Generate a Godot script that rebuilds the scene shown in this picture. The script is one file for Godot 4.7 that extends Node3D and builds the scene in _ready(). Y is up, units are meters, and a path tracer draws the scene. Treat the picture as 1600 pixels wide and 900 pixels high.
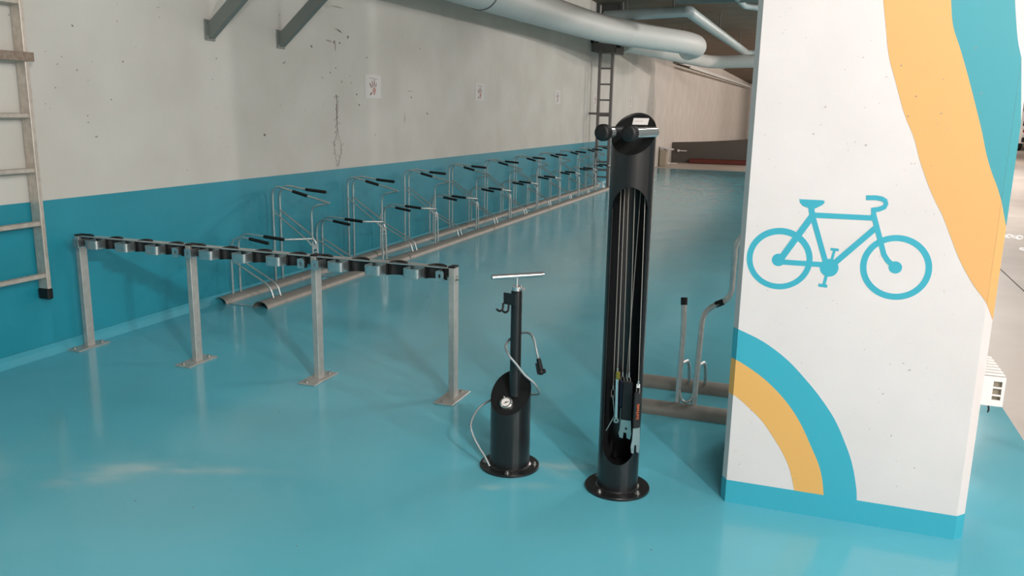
extends Node3D

# ---------------------------------------------------------------- mesh helper
class MB:
	var v := PackedVector3Array()
	var n := PackedVector3Array()
	var c := PackedColorArray()
	var use_color := false
	func tri(a: Vector3, b: Vector3, d: Vector3, na: Vector3, nb: Vector3, nd: Vector3, ca := Color.WHITE, cb := Color.WHITE, cd := Color.WHITE) -> void:
		var g := (b - a).cross(d - a)
		if g.length_squared() < 1e-18:
			return
		if g.dot(na + nb + nd) > 0.0:
			v.append_array(PackedVector3Array([a, d, b])); n.append_array(PackedVector3Array([na, nd, nb])); c.append_array(PackedColorArray([ca, cd, cb]))
		else:
			v.append_array(PackedVector3Array([a, b, d])); n.append_array(PackedVector3Array([na, nb, nd])); c.append_array(PackedColorArray([ca, cb, cd]))
	func flat_tri(a: Vector3, b: Vector3, d: Vector3, m: Vector3) -> void:
		tri(a, b, d, m, m, m)
	func quad(a: Vector3, b: Vector3, d: Vector3, e: Vector3, m: Vector3) -> void:
		tri(a, b, d, m, m, m)
		tri(a, d, e, m, m, m)
	func quad_s(a: Vector3, b: Vector3, d: Vector3, e: Vector3, na: Vector3, nb: Vector3, nd: Vector3, ne: Vector3) -> void:
		tri(a, b, d, na, nb, nd)
		tri(a, d, e, na, nd, ne)
	# chamfered box of size s in frame t
	func box(s: Vector3, t := Transform3D(), k := 0.0) -> void:
		var h := s * 0.5
		k = minf(k, minf(h.x, minf(h.y, h.z)) * 0.9)
		var ax := [Vector3.RIGHT, Vector3.UP, Vector3.BACK]
		for a in 3:
			var p = (a + 1) % 3
			var q = (a + 2) % 3
			for sa in [-1.0, 1.0]:
				var o: Vector3 = ax[a] * h[a] * sa
				var u: Vector3 = ax[p] * (h[p] - k)
				var w: Vector3 = ax[q] * (h[q] - k)
				quad(t * (o - u - w), t * (o + u - w), t * (o + u + w), t * (o - u + w), t.basis * (ax[a] * sa))
				if k > 0.0:
					for sb in [-1.0, 1.0]:
						var e0: Vector3 = ax[a] * h[a] * sa + ax[p] * (h[p] - k) * sb
						var e1: Vector3 = ax[a] * (h[a] - k) * sa + ax[p] * h[p] * sb
						quad(t * (e0 - w), t * (e1 - w), t * (e1 + w), t * (e0 + w), (t.basis * (ax[a] * sa + ax[p] * sb)).normalized())
		if k > 0.0:
			for x in [-1.0, 1.0]:
				for y in [-1.0, 1.0]:
					for z in [-1.0, 1.0]:
						var sg := Vector3(x, y, z)
						flat_tri(t * (sg * Vector3(h.x, h.y - k, h.z - k)), t * (sg * Vector3(h.x - k, h.y, h.z - k)), t * (sg * Vector3(h.x - k, h.y - k, h.z)), (t.basis * sg).normalized())
	func bx(at: Vector3, s: Vector3, k := 0.0) -> void:
		box(s, Transform3D(Basis(), at), k)
	# bar with rectangular section from a to b; side = direction of the w dimension
	func bar(a: Vector3, b: Vector3, w: float, h: float, side: Vector3, k := 0.0) -> void:
		var d := (b - a).normalized()
		var s := (side - d * side.dot(d)).normalized()
		box(Vector3(w, h, a.distance_to(b)), Transform3D(Basis(s, d.cross(s), d), (a + b) * 0.5), k)
	func tube(p: Array, r, sides := 10, caps := true) -> void:
		var m := p.size()
		var rings := []
		var norms := []
		var ref := Vector3.UP
		var d0: Vector3 = (p[1] - p[0]).normalized()
		if absf(d0.dot(ref)) > 0.9:
			ref = Vector3.RIGHT
		var u := (ref - d0 * ref.dot(d0)).normalized()
		var dirs := []
		for i in m:
			var d: Vector3
			if i == 0:
				d = (p[1] - p[0]).normalized()
			elif i == m - 1:
				d = (p[m - 1] - p[m - 2]).normalized()
			else:
				d = ((p[i] - p[i - 1]).normalized() + (p[i + 1] - p[i]).normalized()).normalized()
			u = (u - d * u.dot(d)).normalized()
			var w := d.cross(u)
			var ring := []
			var nn := []
			var rad: float = r[i] if r is Array else r
			for j in sides:
				var a := TAU * j / sides
				var o := u * cos(a) + w * sin(a)
				ring.append(p[i] + o * rad)
				nn.append(o)
			rings.append(ring); norms.append(nn); dirs.append(d)
		for i in m - 1:
			for j in sides:
				var k := (j + 1) % sides
				quad_s(rings[i][j], rings[i][k], rings[i + 1][k], rings[i + 1][j], norms[i][j], norms[i][k], norms[i + 1][k], norms[i + 1][j])
		if caps:
			for j in sides:
				var k := (j + 1) % sides
				flat_tri(p[0], rings[0][j], rings[0][k], -dirs[0])
				flat_tri(p[m - 1], rings[m - 1][j], rings[m - 1][k], dirs[m - 1])
	# profile of (radius, height) turned round the y axis of t
	func lathe(pr: Array, sides := 32, t := Transform3D(), smooth := false) -> void:
		var nr := []
		for i in pr.size():
			var a: Vector2 = pr[maxi(i - 1, 0)]
			var b: Vector2 = pr[mini(i + 1, pr.size() - 1)]
			nr.append(Vector2(b.y - a.y, a.x - b.x).normalized())
		for i in pr.size() - 1:
			var a: Vector2 = pr[i]
			var b: Vector2 = pr[i + 1]
			var f := Vector2(b.y - a.y, a.x - b.x).normalized()
			var n0: Vector2 = nr[i] if smooth else f
			var n1: Vector2 = nr[i + 1] if smooth else f
			for j in sides:
				var d0 := Vector2.from_angle(TAU * j / sides)
				var d1 := Vector2.from_angle(TAU * (j + 1) / sides)
				var P := func(q: Vector2, d: Vector2) -> Vector3: return t * Vector3(q.x * d.x, q.y, q.x * d.y)
				var N := func(q: Vector2, d: Vector2) -> Vector3: return (t.basis * Vector3(q.x * d.x, q.y, q.x * d.y)).normalized()
				quad_s(P.call(a, d0), P.call(a, d1), P.call(b, d1), P.call(b, d0), N.call(n0, d0), N.call(n0, d1), N.call(n1, d1), N.call(n1, d0))
	# outline in the xy plane of t, from z = z0 to z1
	func extrude(poly: PackedVector2Array, z0: float, z1: float, t := Transform3D(), smooth := false) -> void:
		if Geometry2D.is_polygon_clockwise(poly):
			poly = poly.duplicate()
			poly.reverse()
		var tr := Geometry2D.triangulate_polygon(poly)
		for i in range(0, tr.size(), 3):
			for z in [z0, z1]:
				var q := []
				for k in 3:
					q.append(t * Vector3(poly[tr[i + k]].x, poly[tr[i + k]].y, z))
				flat_tri(q[0], q[1], q[2], t.basis * Vector3(0, 0, -1.0 if z == z0 else 1.0))
		var m := poly.size()
		var ns := []
		for i in m:
			var d := poly[(i + 1) % m] - poly[i]
			ns.append(Vector2(d.y, -d.x).normalized())
		var s := 1.0
		if m > 0 and not _ccw(poly):
			s = -1.0
		for i in m:
			var a := poly[i]
			var b := poly[(i + 1) % m]
			var f: Vector2 = ns[i] * s
			var na: Vector2 = f
			var nb: Vector2 = f
			if smooth:
				var pa: Vector2 = ns[(i + m - 1) % m] * s
				var pb: Vector2 = ns[(i + 1) % m] * s
				if pa.dot(f) > 0.6: na = (pa + f).normalized()
				if pb.dot(f) > 0.6: nb = (pb + f).normalized()
			var A := t.basis * Vector3(na.x, na.y, 0)
			var B := t.basis * Vector3(nb.x, nb.y, 0)
			quad_s(t * Vector3(a.x, a.y, z0), t * Vector3(b.x, b.y, z0), t * Vector3(b.x, b.y, z1), t * Vector3(a.x, a.y, z1), A, B, B, A)
	func _ccw(poly: PackedVector2Array) -> bool:
		var s := 0.0
		for i in poly.size():
			s += poly[i].cross(poly[(i + 1) % poly.size()])
		return s > 0.0
	func flat(poly: PackedVector2Array, t: Transform3D) -> void:
		var tr := Geometry2D.triangulate_polygon(poly)
		for i in range(0, tr.size(), 3):
			flat_tri(t * Vector3(poly[tr[i]].x, poly[tr[i]].y, 0), t * Vector3(poly[tr[i + 1]].x, poly[tr[i + 1]].y, 0), t * Vector3(poly[tr[i + 2]].x, poly[tr[i + 2]].y, 0), t.basis.z)
	# closed ring between two outlines of equal length
	func ring(a: PackedVector2Array, b: PackedVector2Array, t: Transform3D) -> void:
		for i in a.size():
			var j := (i + 1) % a.size()
			quad(t * Vector3(a[i].x, a[i].y, 0), t * Vector3(a[j].x, a[j].y, 0), t * Vector3(b[j].x, b[j].y, 0), t * Vector3(b[i].x, b[i].y, 0), t.basis.z)
	func ball(at: Vector3, r: float, sides := 16, stretch := Vector3.ONE) -> void:
		var pr := []
		for i in 9:
			var a := PI * i / 8.0 - PI / 2
			pr.append(Vector2(cos(a) * r, sin(a) * r))
		pr[0].x = 0.0
		pr[8].x = 0.0
		lathe(pr, sides, Transform3D(Basis.from_scale(stretch), at), true)
	func mesh() -> ArrayMesh:
		var arr := []
		arr.resize(Mesh.ARRAY_MAX)
		arr[Mesh.ARRAY_VERTEX] = v
		arr[Mesh.ARRAY_NORMAL] = n
		if use_color:
			arr[Mesh.ARRAY_COLOR] = c
		var m := ArrayMesh.new()
		m.add_surface_from_arrays(Mesh.PRIMITIVE_TRIANGLES, arr)
		return m

# ---------------------------------------------------------------- scene helpers
var M := {}
var used := {}

func numbered(called: String) -> String:
	var k: int = used.get(called, 0)
	used[called] = k + 1
	return called if k == 0 else "%s_%03d" % [called, k]

func thing(called: String, label: String, category: String, at := Vector3.ZERO, group := "") -> Node3D:
	var o := Node3D.new()
	o.name = numbered(called)
	add_child(o)
	o.position = at
	tag(o, label, category, group)
	return o

func tag(o: Node, label: String, category: String, group := "", kind := "") -> void:
	o.set_meta("label", label)
	o.set_meta("category", category)
	if group: o.set_meta("group", group)
	if kind: o.set_meta("kind", kind)

func part(parent: Node, called: String, b: MB, m: Material, label := "") -> MeshInstance3D:
	var o := MeshInstance3D.new()
	o.name = called
	o.mesh = b.mesh()
	o.material_override = m
	o.cast_shadow = GeometryInstance3D.SHADOW_CASTING_SETTING_ON
	parent.add_child(o, true)
	if label: o.set_meta("label", label)
	return o

func structure(called: String, b: MB, m: Material, label: String, category: String) -> MeshInstance3D:
	var o := part(self, numbered(called), b, m)
	tag(o, label, category, "", "structure")
	return o

func stuff(parent: Node, called: String, b: MB, m: Material) -> MeshInstance3D:
	var o := part(parent, called, b, m)
	o.set_meta("kind", "stuff")
	return o

func copy_of(src: Node3D, at: Vector3, label: String) -> Node3D:
	var o: Node3D = src.duplicate()
	o.name = numbered(String(src.name))
	add_child(o)
	o.position = at
	o.set_meta("label", label)
	return o

func mat(called: String, color: Color, rough := 0.6, metal := 0.0, spec := 0.5) -> StandardMaterial3D:
	var m := StandardMaterial3D.new()
	m.resource_name = called
	m.albedo_color = color
	m.roughness = rough
	m.metallic = metal
	m.metallic_specular = spec
	M[called] = m
	return m

func noise_tex(freq: float, lo: Color, hi: Color, sd: int, size := 512, octaves := 4) -> NoiseTexture2D:
	var f := FastNoiseLite.new()
	f.seed = sd
	f.frequency = freq
	f.fractal_octaves = octaves
	var g := Gradient.new()
	g.set_color(0, lo)
	g.set_color(1, hi)
	var t := NoiseTexture2D.new()
	t.width = size
	t.height = size
	t.seamless = true
	t.noise = f
	t.color_ramp = g
	return t

func tri_tex(m: StandardMaterial3D, tex: Texture2D, scale: float, world := true) -> void:
	m.albedo_texture = tex
	m.uv1_triplanar = true
	m.uv1_world_triplanar = world
	m.uv1_scale = Vector3.ONE * scale

func relief(m: StandardMaterial3D, tex: Texture2D, cm: float) -> void:
	m.heightmap_enabled = true
	m.heightmap_texture = tex
	m.heightmap_scale = cm

# corners of a polyline rounded: r may be a number or a list
func fillet(p: Array, r, k := 6) -> Array:
	var out := [p[0]]
	for i in range(1, p.size() - 1):
		var rad: float = r[i - 1] if r is Array else r
		var a: Vector3 = p[i - 1] - p[i]
		var b: Vector3 = p[i + 1] - p[i]
		var d := minf(rad, minf(a.length(), b.length()) * 0.48)
		var q0: Vector3 = p[i] + a.normalized() * d
		var q2: Vector3 = p[i] + b.normalized() * d
		for j in k + 1:
			var t := float(j) / k
			out.append(q0 * (1 - t) * (1 - t) + p[i] * 2 * t * (1 - t) + q2 * t * t)
	out.append(p[-1])
	return out

func spline(p: Array, k := 6) -> Array:
	var out := []
	for i in p.size() - 1:
		var a: Vector3 = p[maxi(i - 1, 0)]
		var b: Vector3 = p[i]
		var c: Vector3 = p[i + 1]
		var d: Vector3 = p[mini(i + 2, p.size() - 1)]
		for j in k:
			out.append(b.cubic_interpolate(c, a, d, float(j) / k))
	out.append(p[-1])
	return out

func v2(a: Array) -> PackedVector2Array:
	var o := PackedVector2Array()
	for i in range(0, a.size(), 2):
		o.append(Vector2(a[i], a[i + 1]))
	return o

func xf(y_axis: Vector3, at: Vector3) -> Transform3D:   # frame whose y axis points along y_axis
	var y := y_axis.normalized()
	var x := (Vector3.RIGHT if absf(y.x) < 0.9 else Vector3.BACK).cross(y).normalized()
	return Transform3D(Basis(x, y, x.cross(y)), at)

func clean(poly: PackedVector2Array) -> PackedVector2Array:
	var out := PackedVector2Array()
	for p in poly:
		if out.is_empty() or out[-1].distance_to(p) > 0.0004:
			out.append(p)
	if out.size() > 2 and out[0].distance_to(out[-1]) < 0.0004:
		out.remove_at(out.size() - 1)
	return out

const LX := -3.86      # face of the left wall
const EDGE := 0.975    # edge of the painted floor
const CEIL := 3.3
const LAMP_E := 14.0

func _ready() -> void:
	# ------------------------------------------------ camera
	var cam := Camera3D.new()
	cam.name = "camera"
	cam.keep_aspect = Camera3D.KEEP_HEIGHT
	cam.fov = 38.465
	cam.near = 0.05
	cam.far = 200.0
	add_child(cam)
	cam.transform = Transform3D(Basis(Vector3(0.94112, 0.01802, -0.33758), Vector3(-0.08688, 0.97793, -0.19002), Vector3(0.3267, 0.20816, 0.92192)).orthonormalized(), Vector3(0, 1.35, 0))
	cam.current = true
	# ------------------------------------------------ light: an indoor garage, lit by its rows of ceiling lamps
	var env := Environment.new()
	env.background_mode = Environment.BG_COLOR
	env.background_color = Color(0.02, 0.02, 0.02)
	env.tonemap_mode = Environment.TONE_MAPPER_LINEAR
	env.tonemap_exposure = 0.95
	env.sdfgi_enabled = true
	env.ssao_enabled = true
	env.ssil_enabled = true
	var we := WorldEnvironment.new()
	we.name = "world_environment"
	we.environment = env
	add_child(we)
	make_materials()
	lamps()
	room()
	pillar()
	scooter_rack()
	bike_racks()
	pump()
	repair_station()
	small_rack()
	ladder()
	brackets()
	pipes()
	far_things()
	posters()
	right_side()
	wear()

func make_materials() -> void:
	var m: StandardMaterial3D
	m = mat("wall_paint", Color.WHITE, 0.75)
	tri_tex(m, noise_tex(0.006, Color(0.80, 0.78, 0.75), Color(0.845, 0.83, 0.805), 3), 0.35)
	relief(m, noise_tex(0.05, Color.BLACK, Color.WHITE, 4), 0.10)
	m = mat("dado_paint", Color.WHITE, 0.42)
	tri_tex(m, noise_tex(0.008, Color(0.105, 0.545, 0.62), Color(0.135, 0.575, 0.66), 5), 0.35)
	relief(m, noise_tex(0.05, Color.BLACK, Color.WHITE, 6), 0.08)
	m = mat("floor_paint", Color.WHITE, 0.2, 0.0, 0.5)
	m.vertex_color_use_as_albedo = true
	m.roughness_texture = noise_tex(0.012, Color(0.12, 0.12, 0.12), Color(0.2, 0.2, 0.2), 7)
	m.roughness = 1.0
	m.uv1_triplanar = true
	m.uv1_world_triplanar = true
	m.uv1_scale = Vector3.ONE * 0.4
	m = mat("cove_paint", Color(0.26, 0.64, 0.72), 0.35)
	m = mat("concrete_floor", Color.WHITE, 0.5)
	tri_tex(m, noise_tex(0.006, Color(0.70, 0.665, 0.63), Color(0.80, 0.765, 0.73), 9, 512, 5), 0.18)
	m = mat("bare_concrete", Color.WHITE, 0.9)
	tri_tex(m, noise_tex(0.01, Color(0.45, 0.395, 0.34), Color(0.52, 0.46, 0.40), 10), 0.2)
	m = mat("pillar_white", Color.WHITE, 0.6)
	tri_tex(m, noise_tex(0.01, Color(0.875, 0.845, 0.842), Color(0.90, 0.87, 0.867), 11), 0.6)
	relief(m, noise_tex(0.04, Color.BLACK, Color.WHITE, 12), 0.05)
	mat("mural_teal", Color(0.235, 0.672, 0.755), 0.5)
	mat("wave_teal", Color(0.27, 0.62, 0.67), 0.5)
	mat("wave_orange", Color(0.91, 0.69, 0.435), 0.5)
	mat("mural_orange", Color(0.92, 0.70, 0.395), 0.5)
	mat("joint_dark", Color(0.42, 0.39, 0.37), 0.9)
	mat("chip_grey", Color(0.64, 0.61, 0.585), 0.9)
	mat("chip_dark", Color(0.50, 0.465, 0.44), 0.9)
	m = mat("galvanised", Color.WHITE, 0.38, 0.85)
	tri_tex(m, noise_tex(0.03, Color(0.75, 0.76, 0.755), Color(0.87, 0.875, 0.87), 13, 256), 3.0)
	m = mat("galvanised_bright", Color.WHITE, 0.3, 0.9)
	tri_tex(m, noise_tex(0.03, Color(0.74, 0.76, 0.76), Color(0.84, 0.85, 0.85), 14, 256), 4.0)
	m = mat("rail_steel", Color.WHITE, 0.55, 0.5)
	tri_tex(m, noise_tex(0.02, Color(0.56, 0.55, 0.53), Color(0.64, 0.625, 0.60), 18, 256), 2.0)
	m = mat("post_steel", Color.WHITE, 0.45, 0.6)
	tri_tex(m, noise_tex(0.02, Color(0.72, 0.71, 0.69), Color(0.8, 0.79, 0.775), 15, 256), 3.0)
	mat("rubber", Color(0.035, 0.035, 0.04), 0.55)
	mat("black_powder", Color(0.115, 0.118, 0.125), 0.28, 0.0, 0.5)
	mat("black_dull", Color(0.07, 0.07, 0.075), 0.5)
	mat("chrome", Color(0.88, 0.88, 0.88), 0.24, 0.9)
	mat("steel", Color(0.74, 0.74, 0.73), 0.32, 0.9)
	mat("hose", Color(0.62, 0.65, 0.66), 0.4, 0.5)
	mat("cable", Color(0.66, 0.63, 0.60), 0.45, 0.6)
	mat("white_plastic", Color(0.93, 0.92, 0.91), 0.5)
	mat("paper", Color(0.87, 0.855, 0.845), 0.8)
	mat("print_grey", Color(0.78, 0.73, 0.72), 0.8)
	mat("hand_red", Color(0.76, 0.58, 0.55), 0.8)
	mat("hand_dark", Color(0.60, 0.47, 0.45), 0.8)
	mat("label_orange", Color(0.80, 0.38, 0.20), 0.5)
	mat("brass", Color(0.62, 0.55, 0.25), 0.4, 0.8)
	mat("blue_grip", Color(0.10, 0.13, 0.24), 0.4)
	m = mat("aluminium", Color.WHITE, 0.45, 0.55)
	tri_tex(m, noise_tex(0.03, Color(0.74, 0.70, 0.66), Color(0.85, 0.81, 0.77), 16, 256), 2.5)
	m = mat("rusty", Color.WHITE, 0.7, 0.3)
	tri_tex(m, noise_tex(0.03, Color(0.55, 0.45, 0.38), Color(0.66, 0.62, 0.58), 17, 256), 4.0)
	m = mat("grey_steel", Color(0.50, 0.52, 0.505), 0.5, 0.3)
	mat("dark_steel", Color(0.30, 0.30, 0.29), 0.6, 0.2)
	mat("ladder_grey", Color(0.48, 0.45, 0.44), 0.6, 0.2)
	mat("duct", Color(0.82, 0.83, 0.82), 0.55)
	mat("duct_seam", Color(0.45, 0.45, 0.45), 0.6)
	mat("ceiling_pipe", Color(0.66, 0.72, 0.73), 0.5)
	mat("ramp_dark", Color(0.33, 0.31, 0.29), 0.7)
	mat("ramp_red", Color(0.36, 0.13, 0.09), 0.6)
	mat("cabinet_beige", Color(0.66, 0.62, 0.55), 0.6)
	mat("car_white", Color(0.9, 0.9, 0.9), 0.25)
	m = mat("car_glass", Color(0.05, 0.06, 0.07), 0.08)
	mat("tail_red", Color(0.55, 0.05, 0.04), 0.3)
	mat("lamp_housing", Color(0.85, 0.85, 0.85), 0.5)
	m = mat("lamp_glow", Color(0.95, 0.95, 0.95), 0.5)
	m.emission_enabled = true
	m.emission = Color(1.0, 0.96, 0.91)
	m.emission_energy_multiplier = 2.0

func lamp(at: Vector3, e: float, label: String, warm := false) -> void:
	var t := thing("ceiling_lamp", label, "ceiling lamp", at, "ceiling lamps of the garage")
	var b := MB.new()
	b.bx(Vector3(0, -0.02, 0), Vector3(0.3, 0.04, 1.5), 0.008)
	part(t, "housing", b, M.lamp_housing)
	for s in [-1, 1]:
		b = MB.new()
		b.tube([Vector3(s * 0.07, -0.058, -0.7), Vector3(s * 0.07, -0.058, 0.7)], 0.013, 10)
		part(t, "glowing_tube", b, M.lamp_glow)
	var l := OmniLight3D.new()
	l.name = "lamp_light"
	l.light_energy = e
	l.light_size = 0.09
	l.light_color = Color(1.0, 0.945, 0.905) if warm else Color(1.0, 0.985, 0.97)
	l.shadow_enabled = true
	l.omni_range = 60.0
	l.omni_attenuation = 2.0
	t.add_child(l)
	l.position = Vector3(0, -0.17, 0)

func wide_lamp(at: Vector3, e: float, label: String) -> void:   # a flat panel lamp, which lights what is under it
	var t := thing("ceiling_lamp", label, "ceiling lamp", at)
	var b := MB.new()
	b.bx(Vector3(0, -0.02, 0), Vector3(0.64, 0.04, 1.24), 0.008)
	part(t, "housing", b, M.lamp_housing)
	b = MB.new()
	b.bx(Vector3(0, -0.042, 0), Vector3(0.6, 0.006, 1.2))
	part(t, "glowing_panel", b, M.lamp_glow)
	var l := AreaLight3D.new()
	l.name = "lamp_light"
	l.area_size = Vector2(0.6, 1.2)
	l.light_energy = e
	l.light_color = Color(1.0, 0.978, 0.958)
	l.shadow_enabled = true
	l.area_range = 60.0
	l.rotation = Vector3(-PI / 2, 0, 0)
	t.add_child(l)
	l.position = Vector3(0, -0.05, 0)

func lamps() -> void:
	for z in [[0.8, 10.0], [-13.5, 8.0], [-20.0, 9.5], [-27.0, 9.0], [-35.0, 9.0], [-45.0, 9.0]]:
		lamp(Vector3(2.2, CEIL, z[0]), z[1], "twin tube lamp of the row over the edge of the painted floor", z[0] < -15.0)
	wide_lamp(Vector3(0.4, CEIL, -0.9), 4.1, "flat panel lamp over the floor in front of the painted pillar")
	wide_lamp(Vector3(0.9, CEIL, -6.0), 4.5, "flat panel lamp over the floor behind the painted pillar")
	for z in [[4.8, 15.5], [1.0, 15.5], [-5.0, 5.0], [-13.0, 5.0], [-22.0, 7.0], [-32.0, 8.0], [-44.0, 8.0]]:
		lamp(Vector3(6.5, CEIL, z[0]), z[1], "twin tube lamp of the row over the parking lane", z[0] < -15.0)

func plane_x(x: float, z0: float, z1: float, y0: float, y1: float, thick: float) -> MB:   # slab whose face looks along +x
	var b := MB.new()
	b.bx(Vector3(x - thick * 0.5, (y0 + y1) * 0.5, (z0 + z1) * 0.5), Vector3(thick, y1 - y0, absf(z1 - z0)))
	return b

func room() -> void:
	var b := MB.new()
	# painted floor: fine near the camera, so that its worn smears can be coloured
	b.use_color = true
	var f := FastNoiseLite.new()
	f.seed = 21
	f.frequency = 0.9
	f.fractal_octaves = 3
	var base := Color(0.122, 0.495, 0.615)
	var worn := Color(0.36, 0.60, 0.64)
	var smears := [[-2.34, -2.225, 0.15, 0.05, 0.75, 1.0], [-2.16, -2.335, 0.26, 0.032, 0.30, 0.95], [-2.42, -2.14, 0.20, 0.07, 0.7, 0.35], [-0.83, -2.90, 0.11, 0.05, 0.3, 0.8], [-0.80, -2.84, 0.05, 0.05, 0.0, 0.7], [-0.985, -2.64, 0.05, 0.018, 0.2, 0.8], [-0.86, -2.70, 0.14, 0.03, 0.2, 0.35], [-2.9, -2.05, 0.3, 0.08, 0.3, 0.2], [0.85, -2.9, 0.10, 0.02, 0.6, 0.45], [0.2, -2.2, 0.25, 0.08, 0.1, 0.35]]
	var col := func(x: float, z: float) -> Color:
		var k := 0.0
		for s in smears:
			var q := Vector2(x - s[0], z - s[1]).rotated(s[4])
			var g: float = exp(-pow(q.x / s[2], 2.0) - pow(q.y / s[3], 2.0))
			k += g * s[5] * clampf(0.75 + 1.2 * f.get_noise_2d(x * 4.0, z * 9.0), 0.0, 1.4)
		var w := f.get_noise_2d(x, z)
		var c := base * (1.0 + 0.07 * w)
		c = c.lerp(Color(0.16, 0.43, 0.50), clampf(0.05 + 0.25 * f.get_noise_2d(x * 0.5 + 40.0, z * 0.9), 0.0, 0.16))
		c = c.lerp(worn, clampf(k, 0.0, 0.9))
		c.a = 1.0
		return c
	var xs := []
	var zs := []
	var x := LX
	while x < EDGE - 0.001:
		xs.append(x)
		x += 0.035
	xs.append(EDGE)
	var z := 8.0
	while z > -21.6:
		zs.append(z)
		z -= (0.03 if z < -1.3 and z > -4.2 else 0.2)
	zs.append(-21.6)
	var cols := []
	for zz in zs:
		var row := []
		for xx in xs:
			row.append(col.call(xx, zz))
		cols.append(row)
	for i in zs.size() - 1:
		for j in xs.size() - 1:
			var p0 := Vector3(xs[j], 0, zs[i])
			var p1 := Vector3(xs[j + 1], 0, zs[i])
			var p2 := Vector3(xs[j + 1], 0, zs[i + 1])
			var p3 := Vector3(xs[j], 0, zs[i + 1])
			b.tri(p0, p1, p2, Vector3.UP, Vector3.UP, Vector3.UP, cols[i][j], cols[i][j + 1], cols[i + 1][j + 1])
			b.tri(p0, p2, p3, Vector3.UP, Vector3.UP, Vector3.UP, cols[i][j], cols[i + 1][j + 1], cols[i + 1][j])
	structure("floor", b, M.floor_paint, "glossy turquoise painted floor with pale worn smears in front of the racks", "floor")
	b = MB.new()
	b.bx(Vector3(4.85, -0.102, -23), Vector3(17.6, 0.2, 62.3))
	var cf := structure("floor", b, M.concrete_floor, "bare beige concrete floor beside and beyond the turquoise painted area", "floor")
	b = MB.new()
	b.bar(Vector3(1.765, -0.0015, -8.9), Vector3(1.70, -0.0015, -6.3), 0.009, 0.003, Vector3.RIGHT)
	part(cf, "floor_joint", b, M.joint_dark)
	b = plane_x(LX, 8.0, -54.0, 0.84, CEIL, 0.25)
	structure("wall_left", b, M.wall_paint, "long light grey painted concrete wall with chips, above the turquoise band", "wall")
	b = plane_x(LX + 0.001, 8.0, -21.6, 0.0, 0.84, 0.25)
	structure("wall_left", b, M.dado_paint, "turquoise painted lower band of the long wall behind the bicycle racks", "wall")
	b = plane_x(LX, -21.6, -54.0, 0.0, 0.84, 0.25)
	structure("wall_left", b, M.wall_paint, "light lower part of the long wall beyond the turquoise band", "wall")
	b = MB.new()
	b.extrude(v2([LX - 0.05, -0.02, LX + 0.045, -0.02, LX + 0.04, 0.004, LX + 0.022, 0.035, LX + 0.008, 0.055, LX - 0.05, 0.06]), -21.6, 8.0)
	structure("baseboard_left", b, M.cove_paint, "low sloped turquoise cove where the long wall meets the floor", "baseboard")
	b = MB.new()
	b.bx(Vector3(4.85, CEIL + 0.125, -23), Vector3(17.6, 0.25, 62.3))
	structure("ceiling", b, M.bare_concrete, "dim brownish bare concrete ceiling above the pipes", "ceiling")
	b = MB.new()
	b.bx(Vector3(5, 1.65, 8.125), Vector3(20, 3.3, 0.25))
	structure("wall_back", b, M.wall_paint, "light wall of the garage behind the viewer", "wall")
	b = MB.new()
	b.bx(Vector3(5, 1.65, -54.0), Vector3(20, 3.3, 0.25))
	structure("wall_front", b, M.wall_paint, "light end wall of the garage far beyond the racks", "wall")
	b = MB.new()
	b.bx(Vector3(13.6, 1.65, -23), Vector3(0.25, 3.3, 62.3))
	structure("wall_right", b, M.wall_paint, "light far side wall of the garage across the parking lane", "wall")
	# ramp parapet at the far end
	var wr := thing("wall_ramp", "dark grey low ramp wall with a red kerb across the far end", "wall", Vector3(0, 0, -24.7))
	wr.set_meta("kind", "structure")
	b = MB.new()
	b.extrude(v2([-3.85, 0.0, 3.5, 0.0, 3.5, 1.0, 1.0, 0.95, -1.0, 0.79, -1.7, 0.72, -2.3, 0.665, -3.0, 0.615, -3.85, 0.575]), -0.2, 0.0)
	part(wr, "parapet", b, M.ramp_dark)
	b = MB.new()
	b.bx(Vector3(0.0, 0.065, 0.15), Vector3(6.6, 0.13, 0.3), 0.02)
	part(wr, "kerb", b, M.ramp_red, "dark red painted kerb")

const PW0 := -0.182
const PW1 := 0.552
const PZ := -2.84
const PC0 := -0.2
const PC1 := 0.58
const PZB := -2.87

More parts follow.
